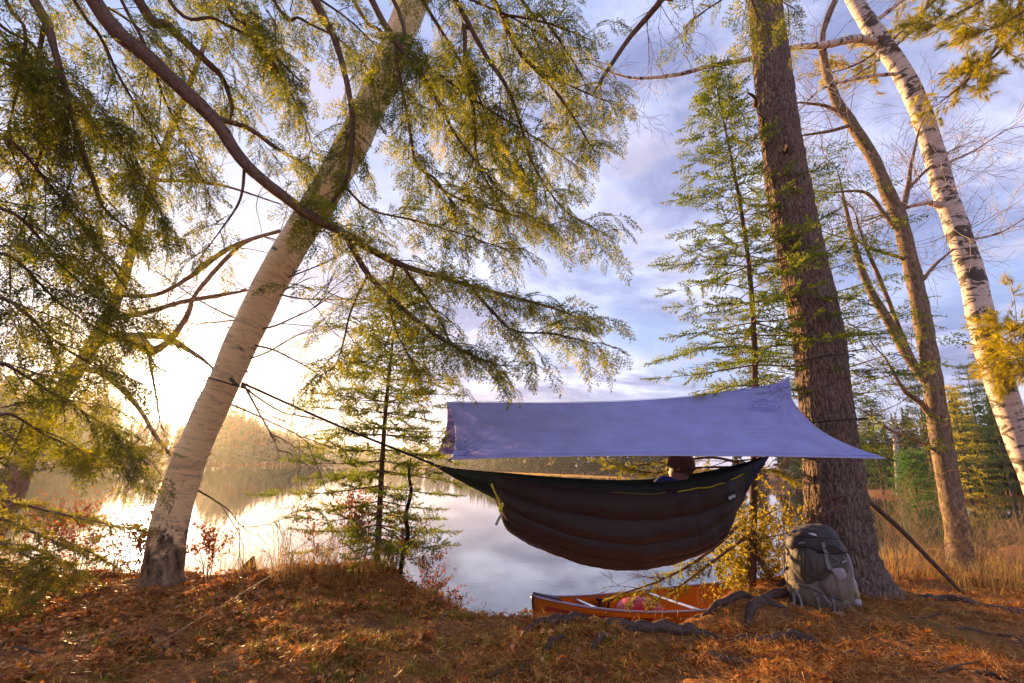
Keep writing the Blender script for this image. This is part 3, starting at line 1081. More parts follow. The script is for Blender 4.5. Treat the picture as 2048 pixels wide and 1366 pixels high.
# --- gnarled hardwood that leans out behind the birch, half hidden by boughs
def gnarled():
    t = thing('gnarled_tree', (*P(-60, 1120, 5.2)[:2], gz(-5.6, 5.0)), 'crooked leafless tree with twisting limbs leaning in front of the sun', 'tree')
    b = P(-40, 1060, 5.2)
    g = Geo()
    pts, rad = trunk_path([(-75, 1180, 5.2, 96), (-30, 1080, 5.2, 84), (20, 980, 5.2, 72), (70, 880, 5.25, 52), (120, 790, 5.3, 42), (185, 690, 5.4, 32), (235, 590, 5.5, 26), (270, 480, 5.6, 22), (300, 380, 5.7, 19), (335, 280, 5.8, 16), (375, 180, 5.9, 13), (420, 60, 6.0, 9)])
    pts[0][2] = min(pts[0][2], gz(pts[0][0], pts[0][1]) - .1)
    g.tube(pts, rad, 14, 60, bump=.2, seed=8)
    g.build('trunk', M['bark_grey'], t, True, True)
    rg = np.random.default_rng(12)
    limbs = [[(185, 690, 5.4, 26), (240, 672, 5.35, 26), (285, 690, 5.3, 28), (305, 702, 5.3, 24), (340, 680, 5.3, 14), (375, 630, 5.3, 12), (390, 590, 5.3, 9), (450, 520, 5.3, 10), (500, 480, 5.2, 8), (600, 455, 5.2, 4)],
             [(240, 672, 5.35, 20), (320, 672, 5.3, 16), (360, 690, 5.3, 14), (400, 715, 5.3, 9), (430, 740, 5.2, 5)],
             [(160, 735, 5.35, 22), (200, 745, 5.3, 14), (245, 780, 5.3, 12), (280, 820, 5.3, 10), (310, 870, 5.2, 9), (340, 910, 5.2, 6)],
             [(210, 640, 5.45, 18), (290, 625, 5.4, 12), (360, 605, 5.4, 11), (430, 592, 5.4, 10), (500, 580, 5.4, 5)],
             [(235, 590, 5.5, 14), (310, 590, 5.5, 10), (370, 560, 5.5, 9), (410, 530, 5.5, 14), (470, 490, 5.5, 9), (560, 460, 5.5, 5)],
             [(300, 705, 5.3, 10), (303, 740, 5.3, 7), (312, 790, 5.3, 5), (318, 830, 5.2, 3)],
             [(300, 360, 5.7, 12), (370, 362, 5.7, 8), (450, 372, 5.7, 6), (560, 408, 5.7, 3)]]
    for rows in limbs:
        p, r = trunk_path(rows)
        g = Geo()
        g.tube(p, r, 8, 5 * len(p), bump=.25, seed=len(rows))
        for i in range(9):
            kx = rg.integers(1, len(p))
            d = unit(p[kx] - p[kx - 1]) + rg.normal(0, .6, 3)
            twigs(g, p[kx] * .6 + p[kx - 1] * .4, d, rg.uniform(.3, .9), .006, 2, rg, minr=.0016, kids=(2, 4), wig=.3)
        g.build('limb', M['bark_grey'], t, True, True)
    return t


gnarled()


# --- hemlock whose boughs hang into the picture from a trunk beside the camera
def hemlock():
    base = np.array([-4.3, 1.3, gz(-4.3, 1.3)])
    t = thing('hemlock_tree', base, 'large hemlock whose lacy needle boughs hang across the upper picture', 'tree')
    tp = lambda z: np.array([base[0] + .05 * z * .3, base[1] + .02 * z, base[2] + z])
    g = Geo()
    g.tube([tp(-.3), tp(.3), tp(3), tp(7), tp(11), tp(14)], [.34, .26, .22, .17, .09, .02], 16, 40, bump=.15)
    g.build('trunk', M['bark_dark'], t, True, True)
    rg = np.random.default_rng(101)
    # (height on trunk or None, rows of px, py, depth, width; foliage density, start)
    L = [
        (6.0, [(190, 0, 2.6, 44), (300, 120, 2.75, 40), (420, 235, 2.9, 34), (490, 330, 3.0, 28), (600, 415, 3.1, 24), (690, 470, 3.2, 19), (790, 525, 3.3, 14), (900, 560, 3.4, 10), (990, 585, 3.45, 8), (1100, 615, 3.5, 6), (1170, 640, 3.5, 3)], 9, .42),
        (None, [(690, 470, 3.2, 15), (736, 553, 3.3, 13), (805, 615, 3.35, 10), (870, 670, 3.4, 8), (930, 705, 3.45, 6), (1000, 730, 3.45, 3)], 10, .2),
        (None, [(812, 540, 3.3, 8), (843, 580, 3.4, 7), (877, 643, 3.5, 6), (900, 680, 3.55, 5), (930, 715, 3.6, 3)], 7, .2),
        (None, [(936, 567, 3.42, 8), (987, 622, 3.45, 7), (1030, 660, 3.5, 5), (1110, 668, 3.5, 4), (1190, 690, 3.5, 2)], 9, .2),
        (None, [(434, 237, 2.92, 14), (499, 262, 3.0, 12), (551, 293, 3.1, 10), (620, 334, 3.2, 5)], 6, .3),
        (6.4, [(275, -5, 2.8, 26), (337, 55, 2.9, 24), (410, 117, 3.0, 17), (444, 155, 3.1, 12), (465, 206, 3.2, 9), (461, 240, 3.2, 5)], 9, .2),
        (5.2, [(60, -20, 2.3, 26), (92, 42, 2.35, 24), (110, 110, 2.4, 17), (140, 200, 2.5, 15), (165, 290, 2.6, 14), (190, 370, 2.7, 12), (205, 412, 2.8, 9), (270, 470, 3.0, 5)], 10, .15),
        (None, [(92, 42, 2.35, 12), (80, 100, 2.4, 11), (84, 200, 2.5, 9), (92, 275, 2.6, 8), (70, 330, 2.7, 8), (55, 420, 2.8, 6), (40, 480, 2.9, 3)], 10, .15),
        (5.6, [(145, -10, 2.6, 11), (200, 70, 2.75, 9), (240, 160, 2.9, 7), (300, 260, 3.1, 5), (340, 330, 3.2, 3)], 10, .15),
        (8.2, [(628, -5, 3.1, 17), (660, 60, 3.15, 15), (690, 140, 3.2, 13), (703, 220, 3.25, 11), (702, 300, 3.3, 10), (690, 370, 3.35, 8), (640, 430, 3.4, 4)], 8, .35),
        (8.6, [(784, -5, 3.3, 9), (791, 103, 3.35, 8), (812, 241, 3.4, 7), (832, 327, 3.45, 6), (870, 358, 3.5, 5), (905, 410, 3.55, 3)], 9, .25),
        (8.9, [(740, -8, 3.25, 14), (777, 58, 3.3, 13), (815, 117, 3.35, 12), (860, 172, 3.4, 10), (891, 234, 3.45, 8), (925, 285, 3.5, 6), (985, 360, 3.6, 3)], 9, .2),
        (9.2, [(905, -10, 3.4, 11), (929, 58, 3.45, 10), (930, 114, 3.5, 9), (942, 182, 3.5, 8), (949, 241, 3.55, 7), (955, 330, 3.6, 5), (1010, 420, 3.65, 3)], 10, .1),
        (None, [(925, 30, 3.45, 11), (970, 110, 3.5, 10), (1011, 172, 3.55, 9), (1039, 241, 3.6, 7), (1065, 330, 3.6, 5), (1130, 420, 3.65, 4), (1215, 468, 3.7, 2)], 10, .2),
        (9.6, [(980, -10, 3.5, 11), (1011, 55, 3.5, 10), (1039, 103, 3.55, 9), (1073, 144, 3.6, 8), (1115, 189, 3.6, 7), (1150, 240, 3.65, 5), (1190, 300, 3.7, 3)], 10, .12),
        (None, [(1073, 144, 3.6, 6), (1130, 165, 3.6, 4), (1190, 190, 3.65, 3), (1230, 210, 3.7, 2)], 6, .3),
        (None, [(1000, 30, 3.5, 6), (1070, 40, 3.5, 5), (1130, 60, 3.55, 4), (1180, 80, 3.6, 2)], 6, .2),
        # boughs that fill the left of the picture
        (4.6, [(-60, 60, 2.3, 14), (60, 150, 2.5, 10), (160, 230, 2.7, 8), (260, 330, 3.0, 5), (330, 440, 3.2, 3)], 12, .05),
        (4.2, [(-80, 200, 2.3, 14), (30, 290, 2.5, 10), (110, 380, 2.7, 8), (190, 490, 2.9, 6), (260, 590, 3.1, 3)], 12, .05),
        (3.8, [(-80, 350, 2.3, 14), (40, 440, 2.5, 10), (130, 540, 2.8, 7), (230, 620, 3.0, 4), (310, 640, 3.2, 2)], 12, .05),
        (3.0, [(-80, 540, 2.4, 14), (30, 610, 2.6, 10), (110, 680, 2.8, 7), (180, 730, 3.0, 4), (235, 755, 3.1, 2)], 13, .05),
        (2.5, [(-80, 690, 2.4, 13), (20, 730, 2.6, 9), (110, 785, 2.8, 6), (180, 830, 3.0, 4), (255, 880, 3.1, 2)], 12, .05),
        (2.1, [(-80, 800, 2.4, 12), (20, 830, 2.6, 8), (90, 870, 2.8, 5), (170, 905, 3.0, 2)], 9, .05),
        (6.8, [(330, -10, 3.0, 10), (430, 40, 3.1, 8), (520, 90, 3.2, 6), (600, 160, 3.3, 3)], 9, .1),
        (7.2, [(440, -10, 3.1, 9), (510, 60, 3.2, 7), (560, 150, 3.3, 5), (610, 240, 3.4, 3)], 9, .1),
        (7.6, [(540, -10, 3.2, 8), (600, 40, 3.25, 6), (680, 80, 3.3, 4), (740, 140, 3.4, 2)], 8, .1),
        (5.4, [(0, -20, 2.3, 11), (50, 60, 2.4, 9), (40, 160, 2.5, 7), (20, 260, 2.6, 4)], 8, .05),
        (6.2, [(230, -20, 2.8, 9), (290, 90, 2.95, 8), (330, 200, 3.1, 6), (380, 300, 3.3, 4), (420, 390, 3.4, 2)], 9, .1),
        (None, [(490, 330, 3.0, 8), (480, 400, 3.1, 6), (440, 460, 3.2, 4), (400, 520, 3.3, 2)], 3, .4),
        (8.4, [(700, -10, 3.5, 8), (760, 60, 3.55, 7), (850, 130, 3.6, 6), (960, 210, 3.7, 5), (1060, 270, 3.75, 4), (1150, 330, 3.8, 2)], 11, .15),
        (8.8, [(840, -10, 3.6, 8), (900, 90, 3.65, 6), (960, 200, 3.7, 5), (1000, 300, 3.75, 4), (1060, 390, 3.8, 2)], 11, .1),
        (9.4, [(1030, -15, 3.6, 8), (1080, 30, 3.65, 6), (1140, 110, 3.7, 4), (1170, 170, 3.75, 2)], 11, .05),
        (None, [(690, 370, 3.35, 6), (740, 420, 3.45, 5), (830, 440, 3.5, 4), (920, 470, 3.55, 3), (1010, 500, 3.6, 2)], 11, .1),
        (None, [(832, 327, 3.45, 6), (900, 390, 3.55, 5), (1000, 420, 3.6, 4), (1100, 450, 3.65, 2)], 11, .1),
        (None, [(790, 525, 3.3, 6), (780, 600, 3.4, 5), (790, 660, 3.5, 4), (820, 710, 3.55, 3), (840, 745, 3.6, 2)], 9, .1),
        (None, [(736, 553, 3.3, 6), (700, 620, 3.4, 5), (680, 700, 3.5, 3), (660, 760, 3.6, 2)], 8, .2),
        (3.4, [(-80, 450, 2.3, 12), (30, 520, 2.5, 9), (120, 600, 2.8, 6), (200, 660, 3.0, 4), (290, 690, 3.1, 2)], 11, .05),
        (5.0, [(-40, 0, 2.3, 11), (60, 90, 2.5, 8), (130, 160, 2.7, 6), (220, 240, 2.9, 4), (290, 380, 3.1, 2)], 10, .05),
        (5.8, [(-60, -130, 2.4, 12), (60, -70, 2.6, 9), (170, -10, 2.8, 7), (270, 50, 3.0, 5), (360, 130, 3.1, 2)], 11, .0),
        (6.6, [(180, -150, 2.8, 12), (290, -80, 3.0, 9), (390, -20, 3.1, 7), (480, 30, 3.2, 5), (570, 110, 3.3, 2)], 11, .0),
        (7.4, [(420, -150, 3.0, 11), (520, -80, 3.15, 8), (610, -20, 3.25, 6), (700, 40, 3.35, 4), (770, 110, 3.4, 2)], 10, .0),
        (8.5, [(760, -120, 3.3, 10), (850, -50, 3.4, 8), (940, 0, 3.5, 6), (1030, 40, 3.55, 4), (1110, 90, 3.6, 2)], 11, .0),
        (5.1, [(-90, -40, 2.3, 10), (-20, 40, 2.4, 8), (40, 120, 2.5, 6), (80, 210, 2.6, 4), (110, 300, 2.7, 2)], 10, .0),
        # bough that drops in front of the big pine
        (11.0, [(1490, -60, 3.5, 9), (1500, -20, 3.5, 8), (1510, 20, 3.52, 5), (1530, 55, 3.55, 2)], 3, .1),
        (None, [(1495, -40, 3.5, 6), (1450, -5, 3.5, 4), (1410, 20, 3.5, 3), (1375, 48, 3.5, 2)], 3, .1),
        (None, [(1500, -30, 3.5, 6), (1545, -5, 3.5, 4), (1590, 15, 3.52, 2)], 3, .1),
    ]
    for hz_, rows, dens, t0 in L:
        p, r = trunk_path(rows)
        p = p + rg.normal(0, .006, p.shape)
        if hz_ is not None:
            o = tp(hz_)
            m = o * .45 + p[0] * .55 + np.array([0, 0, .35])
            p = np.vstack([o, m, p]); r = np.concatenate([[r[0] * 1.5, r[0] * 1.2], r])
            skip = 2
        else:
            skip = 0
        g = Geo()
        g.tube(p, r * .95, 8, 6 * len(p), bump=.14, seed=int(rows[0][0]) & 255, mat=0)
        lim = g.build('limb', M['bark_limb'], t, True, True)
        g = Geo()
        sp = Sprays(HEM)
        path = smooth_path(p[skip:], 60)
        cum = np.concatenate([[0], np.cumsum(np.linalg.norm(np.diff(path, axis=0), axis=1))])
        Lt = cum[-1]
        nb = max(3, int(dens * Lt * 1.2))
        for i in range(nb):
            tt = t0 + (1 - t0) * (i + rg.random() * .9) / nb
            kx = int(np.searchsorted(cum, tt * Lt).clip(1, 59))
            q, d = path[kx], unit(path[kx] - path[kx - 1])
            side = unit(np.cross(d, UP)) * (1 if i % 2 else -1)
            an = math.radians(rg.normal(52, 14))
            bl = rg.uniform(.28, .62) * (1 - .35 * tt)
            dd = d * math.cos(an) + side * math.sin(an) + UP * rg.normal(-.05, .22)
            b1 = q + unit(dd) * bl * .5
            b2 = q + unit(dd + UP * -.16) * bl
            br = smooth_path([q, b1, b2], 7)
            g.tube(br, [.0045, .0014], 4, 7, 0, cap=False)
            foliate(sp, g, br, rg, .12, .085, (.5, .92), .10, 48, .35, .04)
        foliate(sp, g, path[int(t0 * 59):], rg, .1, .11, (.45, .8), .15, 55, .3, .12)
        foliate(sp, g, path[-14:], rg, .0, .07, (.42, .7), .25, 45, .3, .2)
        sp.into(g)
        g.build('foliage', [M['twig'], M['hemlock']], t)['kind'] = 'stuff'
    return t


hemlock()


# --- conifers: trunk, crown of whorled boughs
def conifer(name, label, base, top, rb, spread, whorls, protos, mat, group=None, bare=.12, seed=0, bark='bark_dark', cat='tree', size=(.7, 1.15), gap=.10, droop=.10,
            prof=1.0, nper=(4, 6), az=None, dead=0, rtop=.006, vary=(.65, 1.1)):
    rg = np.random.default_rng(seed)
    base, top = np.asarray(base, float), np.asarray(top, float)
    t = thing(name, base, label, cat, group)
    H = np.linalg.norm(top - base)
    mid = (base + top) / 2 + rg.normal(0, .012 * H, 3) * [1, 1, 0]
    g = Geo()
    pb = base - (top - base) / H * .12
    path, _ = g.tube([pb, mid, top], [rb, rb * .62, rtop], 10, 30, bump=.12, seed=seed)
    g.build('trunk', M[bark], t, True, True)
    g = Geo()
    sp = Sprays(protos)
    for i in range(whorls):
        u = bare + (1 - bare) * ((i + rg.uniform(0, .6)) / whorls)
        q = np.array([np.interp(u, np.linspace(0, 1, 30), path[:, c]) for c in range(3)])
        n = rg.integers(nper[0], nper[1] + 1)
        a0 = rg.random() * 6.283
        for j in range(n):
            a = a0 + j * 6.283 / n + rg.normal(0, .25)
            if az and not az(a):
                continue
            lr = spread * ((1 - u) ** prof) * rg.uniform(*vary) + .04
            if u < bare + .15 * (1 - bare):
                lr *= .8
            d = np.array([math.cos(a), math.sin(a), 0])
            rise = .45 * u - droop
            m = q + d * lr * .55 + UP * lr * (rise * .8 - .05)
            e = q + d * lr + UP * lr * (rise + .02 - droop * .6) + rg.normal(0, .03 * lr, 3)
            br = smooth_path([q, m, e], 7)
            g.tube(br, [max(.0025, .006 * lr + .003), .0012], 4, 7, 0, cap=False)
            foliate(sp, g, br, rg, .18 if lr > .3 else .05, gap, size, .05, 50, .35, .0)
    for i in range(dead):
        u = rg.uniform(.04, bare + .05)
        q = np.array([np.interp(u, np.linspace(0, 1, 30), path[:, c]) for c in range(3)])
        a = rg.random() * 6.283
        twigs(g, q, (math.cos(a), math.sin(a), rg.normal(-.15, .2)), rg.uniform(.35, .9), .006, 2, rg, minr=.0015, kids=(2, 4))
    sp.put(path[-1] - [0, 0, .05], UP + rg.normal(0, .02, 3), np.array([1.0, 0, 0]), 0, .5, rg)
    sp.into(g)
    g.build('crown', [M['twig'], mat], t)['kind'] = 'stuff'
    return t


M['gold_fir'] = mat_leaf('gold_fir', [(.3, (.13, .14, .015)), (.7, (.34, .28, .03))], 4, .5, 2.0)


def foot(px, py, Y):
    p = P(px, py, Y)
    p[2] = gz(p[0], p[1])
    return p


conifer('young_spruce', 'slender young spruce rising behind the hammock and tarp', foot(1497, 1165, 5.1), P(1425, 128, 5.15), .042, 2.05, 24, SPR, M['spruce'], bare=.33, seed=3, prof=1.05, droop=.20, dead=14, size=(.65, 1.1), gap=.105, nper=(4, 5), vary=(.45, 1.1))
conifer('young_spruce', 'young spruce standing between the leaning birch and the hammock', foot(752, 1150, 4.95), P(800, 560, 5.0), .032, .95, 24, SPR, M['spruce'], bare=.10, seed=5, prof=.6, droop=.16, dead=8, size=(.6, 1.0), gap=.10, nper=(4, 6))
conifer('young_hemlock', 'dark young hemlock reaching out from behind the big pine trunk', foot(1668, 1150, 6.0), P(1600, 300, 6.2), .05, 1.75, 16, HEM_COARSE, M['spruce'], bare=.30, seed=9, prof=.5, droop=.05, size=(.7, 1.2), gap=.15, nper=(5, 7))
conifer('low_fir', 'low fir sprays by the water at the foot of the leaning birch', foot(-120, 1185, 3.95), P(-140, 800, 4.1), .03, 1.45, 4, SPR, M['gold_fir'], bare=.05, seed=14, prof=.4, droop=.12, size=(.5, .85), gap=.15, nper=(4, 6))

# single trees on the far side of the right-hand cove
COVE = 'trees on the bank of the cove'
for i, (px, py, Yd, top, sp_, m_, lab, pr) in enumerate([
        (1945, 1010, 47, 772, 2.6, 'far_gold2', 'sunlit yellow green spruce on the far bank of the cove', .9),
        (1838, 1012, 46, 905, 2.0, 'far_bright', 'small bright green fir by the cove left of the sunlit spruce', .8),
        (2030, 1005, 44, 700, 2.2, 'far_mid', 'tall dark fir at the right edge behind the white birch', .9),
        (1880, 1008, 53, 745, 2.6, 'far_mid', 'dark spruce behind the mossy bare tree across the cove', .9),
        (1770, 1005, 54, 800, 2.4, 'far_mid', 'dark conifer across the cove just right of the pine trunk', .9),
        (1990, 1005, 52, 730, 2.8, 'far_mid', 'dense dark conifer above the sunlit spruce across the cove', .8)]):
    if m_ not in M:
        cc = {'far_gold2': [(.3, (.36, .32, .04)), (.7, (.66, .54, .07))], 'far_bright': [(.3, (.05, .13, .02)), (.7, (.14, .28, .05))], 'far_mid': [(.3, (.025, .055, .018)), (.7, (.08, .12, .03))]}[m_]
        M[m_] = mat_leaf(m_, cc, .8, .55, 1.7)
    p = P(px, py, Yd)
    b = np.array([p[0], Yd + 4, 0]); b[0] *= (Yd + 4) / Yd; b[2] = gz(b[0], b[1])
    tp_ = P(px, top, Yd + 4)
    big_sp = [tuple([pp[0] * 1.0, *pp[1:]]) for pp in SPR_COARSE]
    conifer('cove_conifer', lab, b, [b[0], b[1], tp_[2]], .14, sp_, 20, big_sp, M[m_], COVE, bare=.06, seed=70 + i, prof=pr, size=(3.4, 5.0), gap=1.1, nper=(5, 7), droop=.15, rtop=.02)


# --- leafless hardwoods and the white birch on the right
def bare_tree(name, label, spec, mat, limbs, seed, sides=16, bump=.16, twig='twig', foot_r=1.5, dens=7, cat='tree'):
    pts, rad = trunk_path(spec)
    gzv = gz(pts[-1][0], pts[-1][1])
    if pts[-1][2] > gzv - .1:
        pts = np.vstack([pts, [pts[-1][0] + .02, pts[-1][1], gzv - .15]]); rad = np.append(rad, rad[-1] * foot_r)
    t = thing(name, (pts[-1][0], pts[-1][1], gzv), label, cat)
    g = Geo()
    g.tube(pts[::-1], rad[::-1], sides, 90, bump=bump, seed=seed)
    g.build('trunk', mat, t, True, True)
    rg = np.random.default_rng(seed)
    for rows in limbs:
        p, r = trunk_path(rows)
        g = Geo()
        g.tube(p, r, 8, 6 * len(p), bump=.2, seed=seed + 1, mat=0)
        for i in range(dens):
            kx = rg.integers(1, len(p))
            f = rg.random()
            d = unit(p[kx] - p[kx - 1]) + rg.normal(0, .55, 3) + np.array([0, 0, .1])
            twigs(g, p[kx] * f + p[kx - 1] * (1 - f), d, rg.uniform(.4, 1.1), .005, 2, rg, 0, minr=.0017, kids=(3, 5), wig=.22)
        twigs(g, p[-1], p[-1] - p[-2], .7, r[-1], 2, rg, 0, minr=.0017, kids=(3, 5))
        g.build('limb', mat, t, True, True)
    return t


bare_tree('bare_tree', 'mossy leafless hardwood between the pine and the white birch',
          [(1700, -60, 6.2, 4), (1668, 0, 6.2, 8), (1645, 70, 6.2, 13), (1650, 130, 6.2, 18), (1672, 200, 6.2, 22), (1705, 250, 6.2, 25), (1745, 315, 6.2, 28), (1775, 385, 6.2, 31), (1800, 440, 6.2, 34), (1822, 530, 6.2, 36), (1845, 640, 6.2, 40), (1862, 740, 6.2, 44), (1880, 860, 6.2, 48), (1900, 980, 6.25, 54), (1918, 1080, 6.3, 60), (1925, 1130, 6.3, 66)],
          M['bark_grey'],
          [[(1655, 140, 6.2, 8), (1640, 95, 6.2, 7), (1662, 30, 6.2, 5), (1675, 0, 6.2, 4)],
           [(1702, 250, 6.2, 11), (1660, 215, 6.2, 8), (1600, 205, 6.1, 5)],
           [(1702, 250, 6.2, 9), (1660, 262, 6.1, 8), (1610, 270, 6.1, 5)],
           [(1800, 440, 6.2, 15), (1815, 380, 6.2, 13), (1822, 330, 6.2, 8), (1838, 260, 6.2, 4)],
           [(1815, 380, 6.2, 9), (1848, 345, 6.3, 7), (1880, 320, 6.4, 5)],
           [(1800, 465, 6.2, 14), (1770, 430, 6.2, 11), (1730, 385, 6.2, 8), (1660, 385, 6.2, 4)],
           [(1850, 560, 6.2, 12), (1810, 520, 6.2, 9), (1750, 500, 6.1, 8), (1710, 480, 6.1, 4)],
           [(1845, 560, 6.2, 10), (1870, 530, 6.3, 8), (1905, 500, 6.4, 4)],
           [(1872, 900, 6.2, 12), (1830, 880, 6.1, 10), (1780, 860, 6.1, 7), (1740, 830, 6.1, 4)],
           [(1870, 840, 6.2, 18), (1840, 805, 6.15, 14), (1808, 780, 6.1, 10), (1770, 715, 6.1, 5)],
           [(1865, 780, 6.2, 20), (1820, 720, 6.25, 24), (1775, 640, 6.3, 22), (1735, 570, 6.35, 18), (1712, 500, 6.4, 13), (1690, 410, 6.4, 8), (1680, 360, 6.4, 4)],
           [(1835, 740, 6.25, 12), (1800, 660, 6.3, 11), (1760, 560, 6.3, 10), (1735, 500, 6.3, 8), (1715, 445, 6.3, 4)]],
          21, dens=8)
bare_tree('white_birch', 'white barked birch with black scars leaning at the right edge',
          [(1575, -420, 6.4, 6), (1610, -300, 6.4, 14), (1650, -160, 6.4, 23), (1690, -40, 6.4, 30), (1715, 10, 6.4, 34), (1752, 70, 6.4, 40), (1795, 130, 6.4, 43), (1832, 200, 6.4, 45), (1860, 280, 6.4, 46), (1885, 370, 6.4, 50), (1915, 460, 6.4, 54), (1945, 560, 6.4, 58), (1968, 660, 6.4, 60), (1990, 740, 6.4, 62), (2025, 840, 6.4, 68), (2070, 950, 6.4, 76), (2120, 1080, 6.4, 84)],
          M['birch_white'],
          [[(1755, 85, 6.4, 20), (1710, 78, 6.3, 20), (1650, 90, 6.1, 17), (1590, 95, 5.9, 13), (1500, 118, 5.7, 11), (1420, 132, 5.6, 10), (1350, 150, 5.5, 8), (1260, 155, 5.4, 5), (1180, 128, 5.4, 3)],
           [(1880, 410, 6.4, 20), (1855, 405, 6.3, 13)],
           [(1805, 148, 6.4, 10), (1760, 150, 6.3, 9), (1700, 160, 6.2, 8), (1640, 180, 6.1, 5), (1590, 230, 6.0, 3)],
           [(1885, 330, 6.4, 7), (1950, 300, 6.4, 5), (2010, 260, 6.4, 3)],
           [(1740, 50, 6.4, 12), (1780, 20, 6.4, 10), (1830, -20, 6.4, 8)],
           [(1640, -190, 6.4, 10), (1700, -260, 6.4, 8), (1740, -340, 6.4, 4)],
           [(1655, -150, 6.4, 10), (1600, -200, 6.3, 8), (1520, -240, 6.2, 4)],
           [(1940, 480, 6.4, 7), (2000, 465, 6.4, 5), (2060, 430, 6.4, 3)]],
          33, sides=26, bump=.10, dens=8)

# pale dead snag on the far bank
b = P(1801, 1000, 57); tp_ = P(1786, 838, 57); b[2] = gz(b[0], 57)
t = thing('dead_snag', b, 'pale broken dead trunk standing across the cove', 'dead tree')
g = Geo(); g.tube([b - [0, 0, .3], (b + tp_) / 2 + [.1, 0, 0], tp_], [.36, .32, .20], 10, 20, bump=.15); g.build('trunk', M['birch_white'], t, True, True)
g = Geo(); rg = np.random.default_rng(4)
for i in range(7):
    f = rg.uniform(.5, .95); twigs(g, b * (1 - f) + tp_ * f, (rg.choice([-1, 1]), 0, rg.uniform(-.1, .6)), rg.uniform(1, 2.4), .06, 1, rg, minr=.02)
g.build('branches', M['birch_white'], t)

# dark overhanging branch with fine twigs at the top middle, from a tree behind the camera
t = thing('overhead_tree', (-.9, -1.6, gz(-.9, -1.6)), 'thin dark leafless branch slanting down from the top edge', 'tree')
g = Geo(); g.tube([(-.9, -1.6, -.2), (-.8, -1.5, 3), (-.5, -1.2, 7.0), (-.2, -.8, 9)], [.18, .14, .10, .05], 12, 30, bump=.15); g.build('trunk', M['bark_dark'], t, True, True)
p, r = trunk_path([(1345, -60, 4.3, 15), (1322, 0, 4.4, 13), (1262, 72, 4.6, 10), (1212, 145, 4.7, 8), (1188, 185, 4.8, 5)])
g = Geo(); p = np.vstack([(-.45, -1.1, 7.4), (.4, 1.6, 7.0), p]); r = np.concatenate([[.06, .045], r]); g.tube(p, r, 8, 50, bump=.15)
rg = np.random.default_rng(8)
for i in range(13):
    f = rg.random(); kx = rg.integers(3, len(p))
    twigs(g, p[kx] * f + p[kx - 1] * (1 - f), rg.normal(0, .8, 3) + [.5, 0, -.5], rg.uniform(.4, .9), .005, 2, rg, minr=.0015, kids=(3, 5))
g.build('limb', M['bark_limb'], t, True, True)


# --- pine boughs in the upper right corner, from a pine beyond the frame
def right_pine():
    base = np.array([10.2, 5.6, gz(10.2, 5.6)])
    t = thing('white_pine', base, 'golden pine boughs with long needle tufts in the upper corner', 'tree')
    g = Geo(); g.tube([base - [0, 0, .3], base + [0, 0, 5], base + [-.3, 0, 12]], [.3, .24, .08], 14, 30, bump=.15); g.build('trunk', M['bark_pine'], t, True, True)
    rg = np.random.default_rng(55)
    for rows, o in (([(2080, -40, 5.6, 15), (2030, 30, 5.7, 12), (1985, 105, 5.8, 9), (1930, 165, 5.8, 6), (1880, 205, 5.8, 3)], 7.2),
                    ([(2090, 20, 5.6, 13), (2040, 60, 5.6, 10), (1980, 120, 5.7, 7), (1920, 150, 5.8, 3)], 6.8),
                    ([(2060, -70, 5.8, 12), (1980, -10, 5.9, 10), (1910, 30, 6.0, 7), (1850, 60, 6.0, 3)], 8.0),
                    ([(2100, -20, 5.4, 10), (2050, 20, 5.4, 8), (2000, 50, 5.4, 6), (1940, 70, 5.4, 3)], 7.6),
                    ([(1940, -60, 7.0, 9), (1860, 10, 7.0, 8), (1790, 75, 7.0, 6), (1720, 125, 7.0, 5), (1650, 150, 7.0, 2)], 9.0),
                    ([(1900, -60, 7.0, 9), (1840, 40, 7.0, 7), (1770, 110, 7.0, 5), (1690, 165, 7.0, 2)], 8.6),
                    ([(2100, 640, 6.0, 10), (2060, 650, 6.0, 7), (2020, 662, 6.0, 4)], 2.6), ([(2100, 700, 6.0, 10), (2060, 712, 6.0, 7), (2015, 720, 6.0, 4)], 2.3)):
        p, r = trunk_path(rows)
        q0 = base + [0, 0, o]
        p = np.vstack([q0, q0 * .5 + p[0] * .5 + [0, 0, .2], p]); r = np.concatenate([[r[0] * 1.5, r[0] * 1.2], r])
        g = Geo(); g.tube(p, r, 8, 6 * len(p), bump=.15); g.build('limb', M['bark_limb'], t, True, True)
        path = smooth_path(p[1:], 50)[8:]
        g = Geo(); sp = Sprays(TUFT)
        for i in range(24):
            kx = rg.integers(2, 40)
            d = unit(path[kx] - path[kx - 1]) + rg.normal(0, .7, 3)
            br = twigs(g, path[kx], d, rg.uniform(.25, .6), .005, 0, rg, wig=.15)
            for j in range(9):
                q = br[rg.integers(2, 6)]
                sp.put(q + rg.normal(0, .03, 3), unit(br[-1] - br[0]) + rg.normal(0, .6, 3), UP, 0, rg.uniform(.8, 1.3), rg)
        sp.into(g)
        g.build('foliage', [M['twig'], M['pine_n']], t)['kind'] = 'stuff'


right_pine()


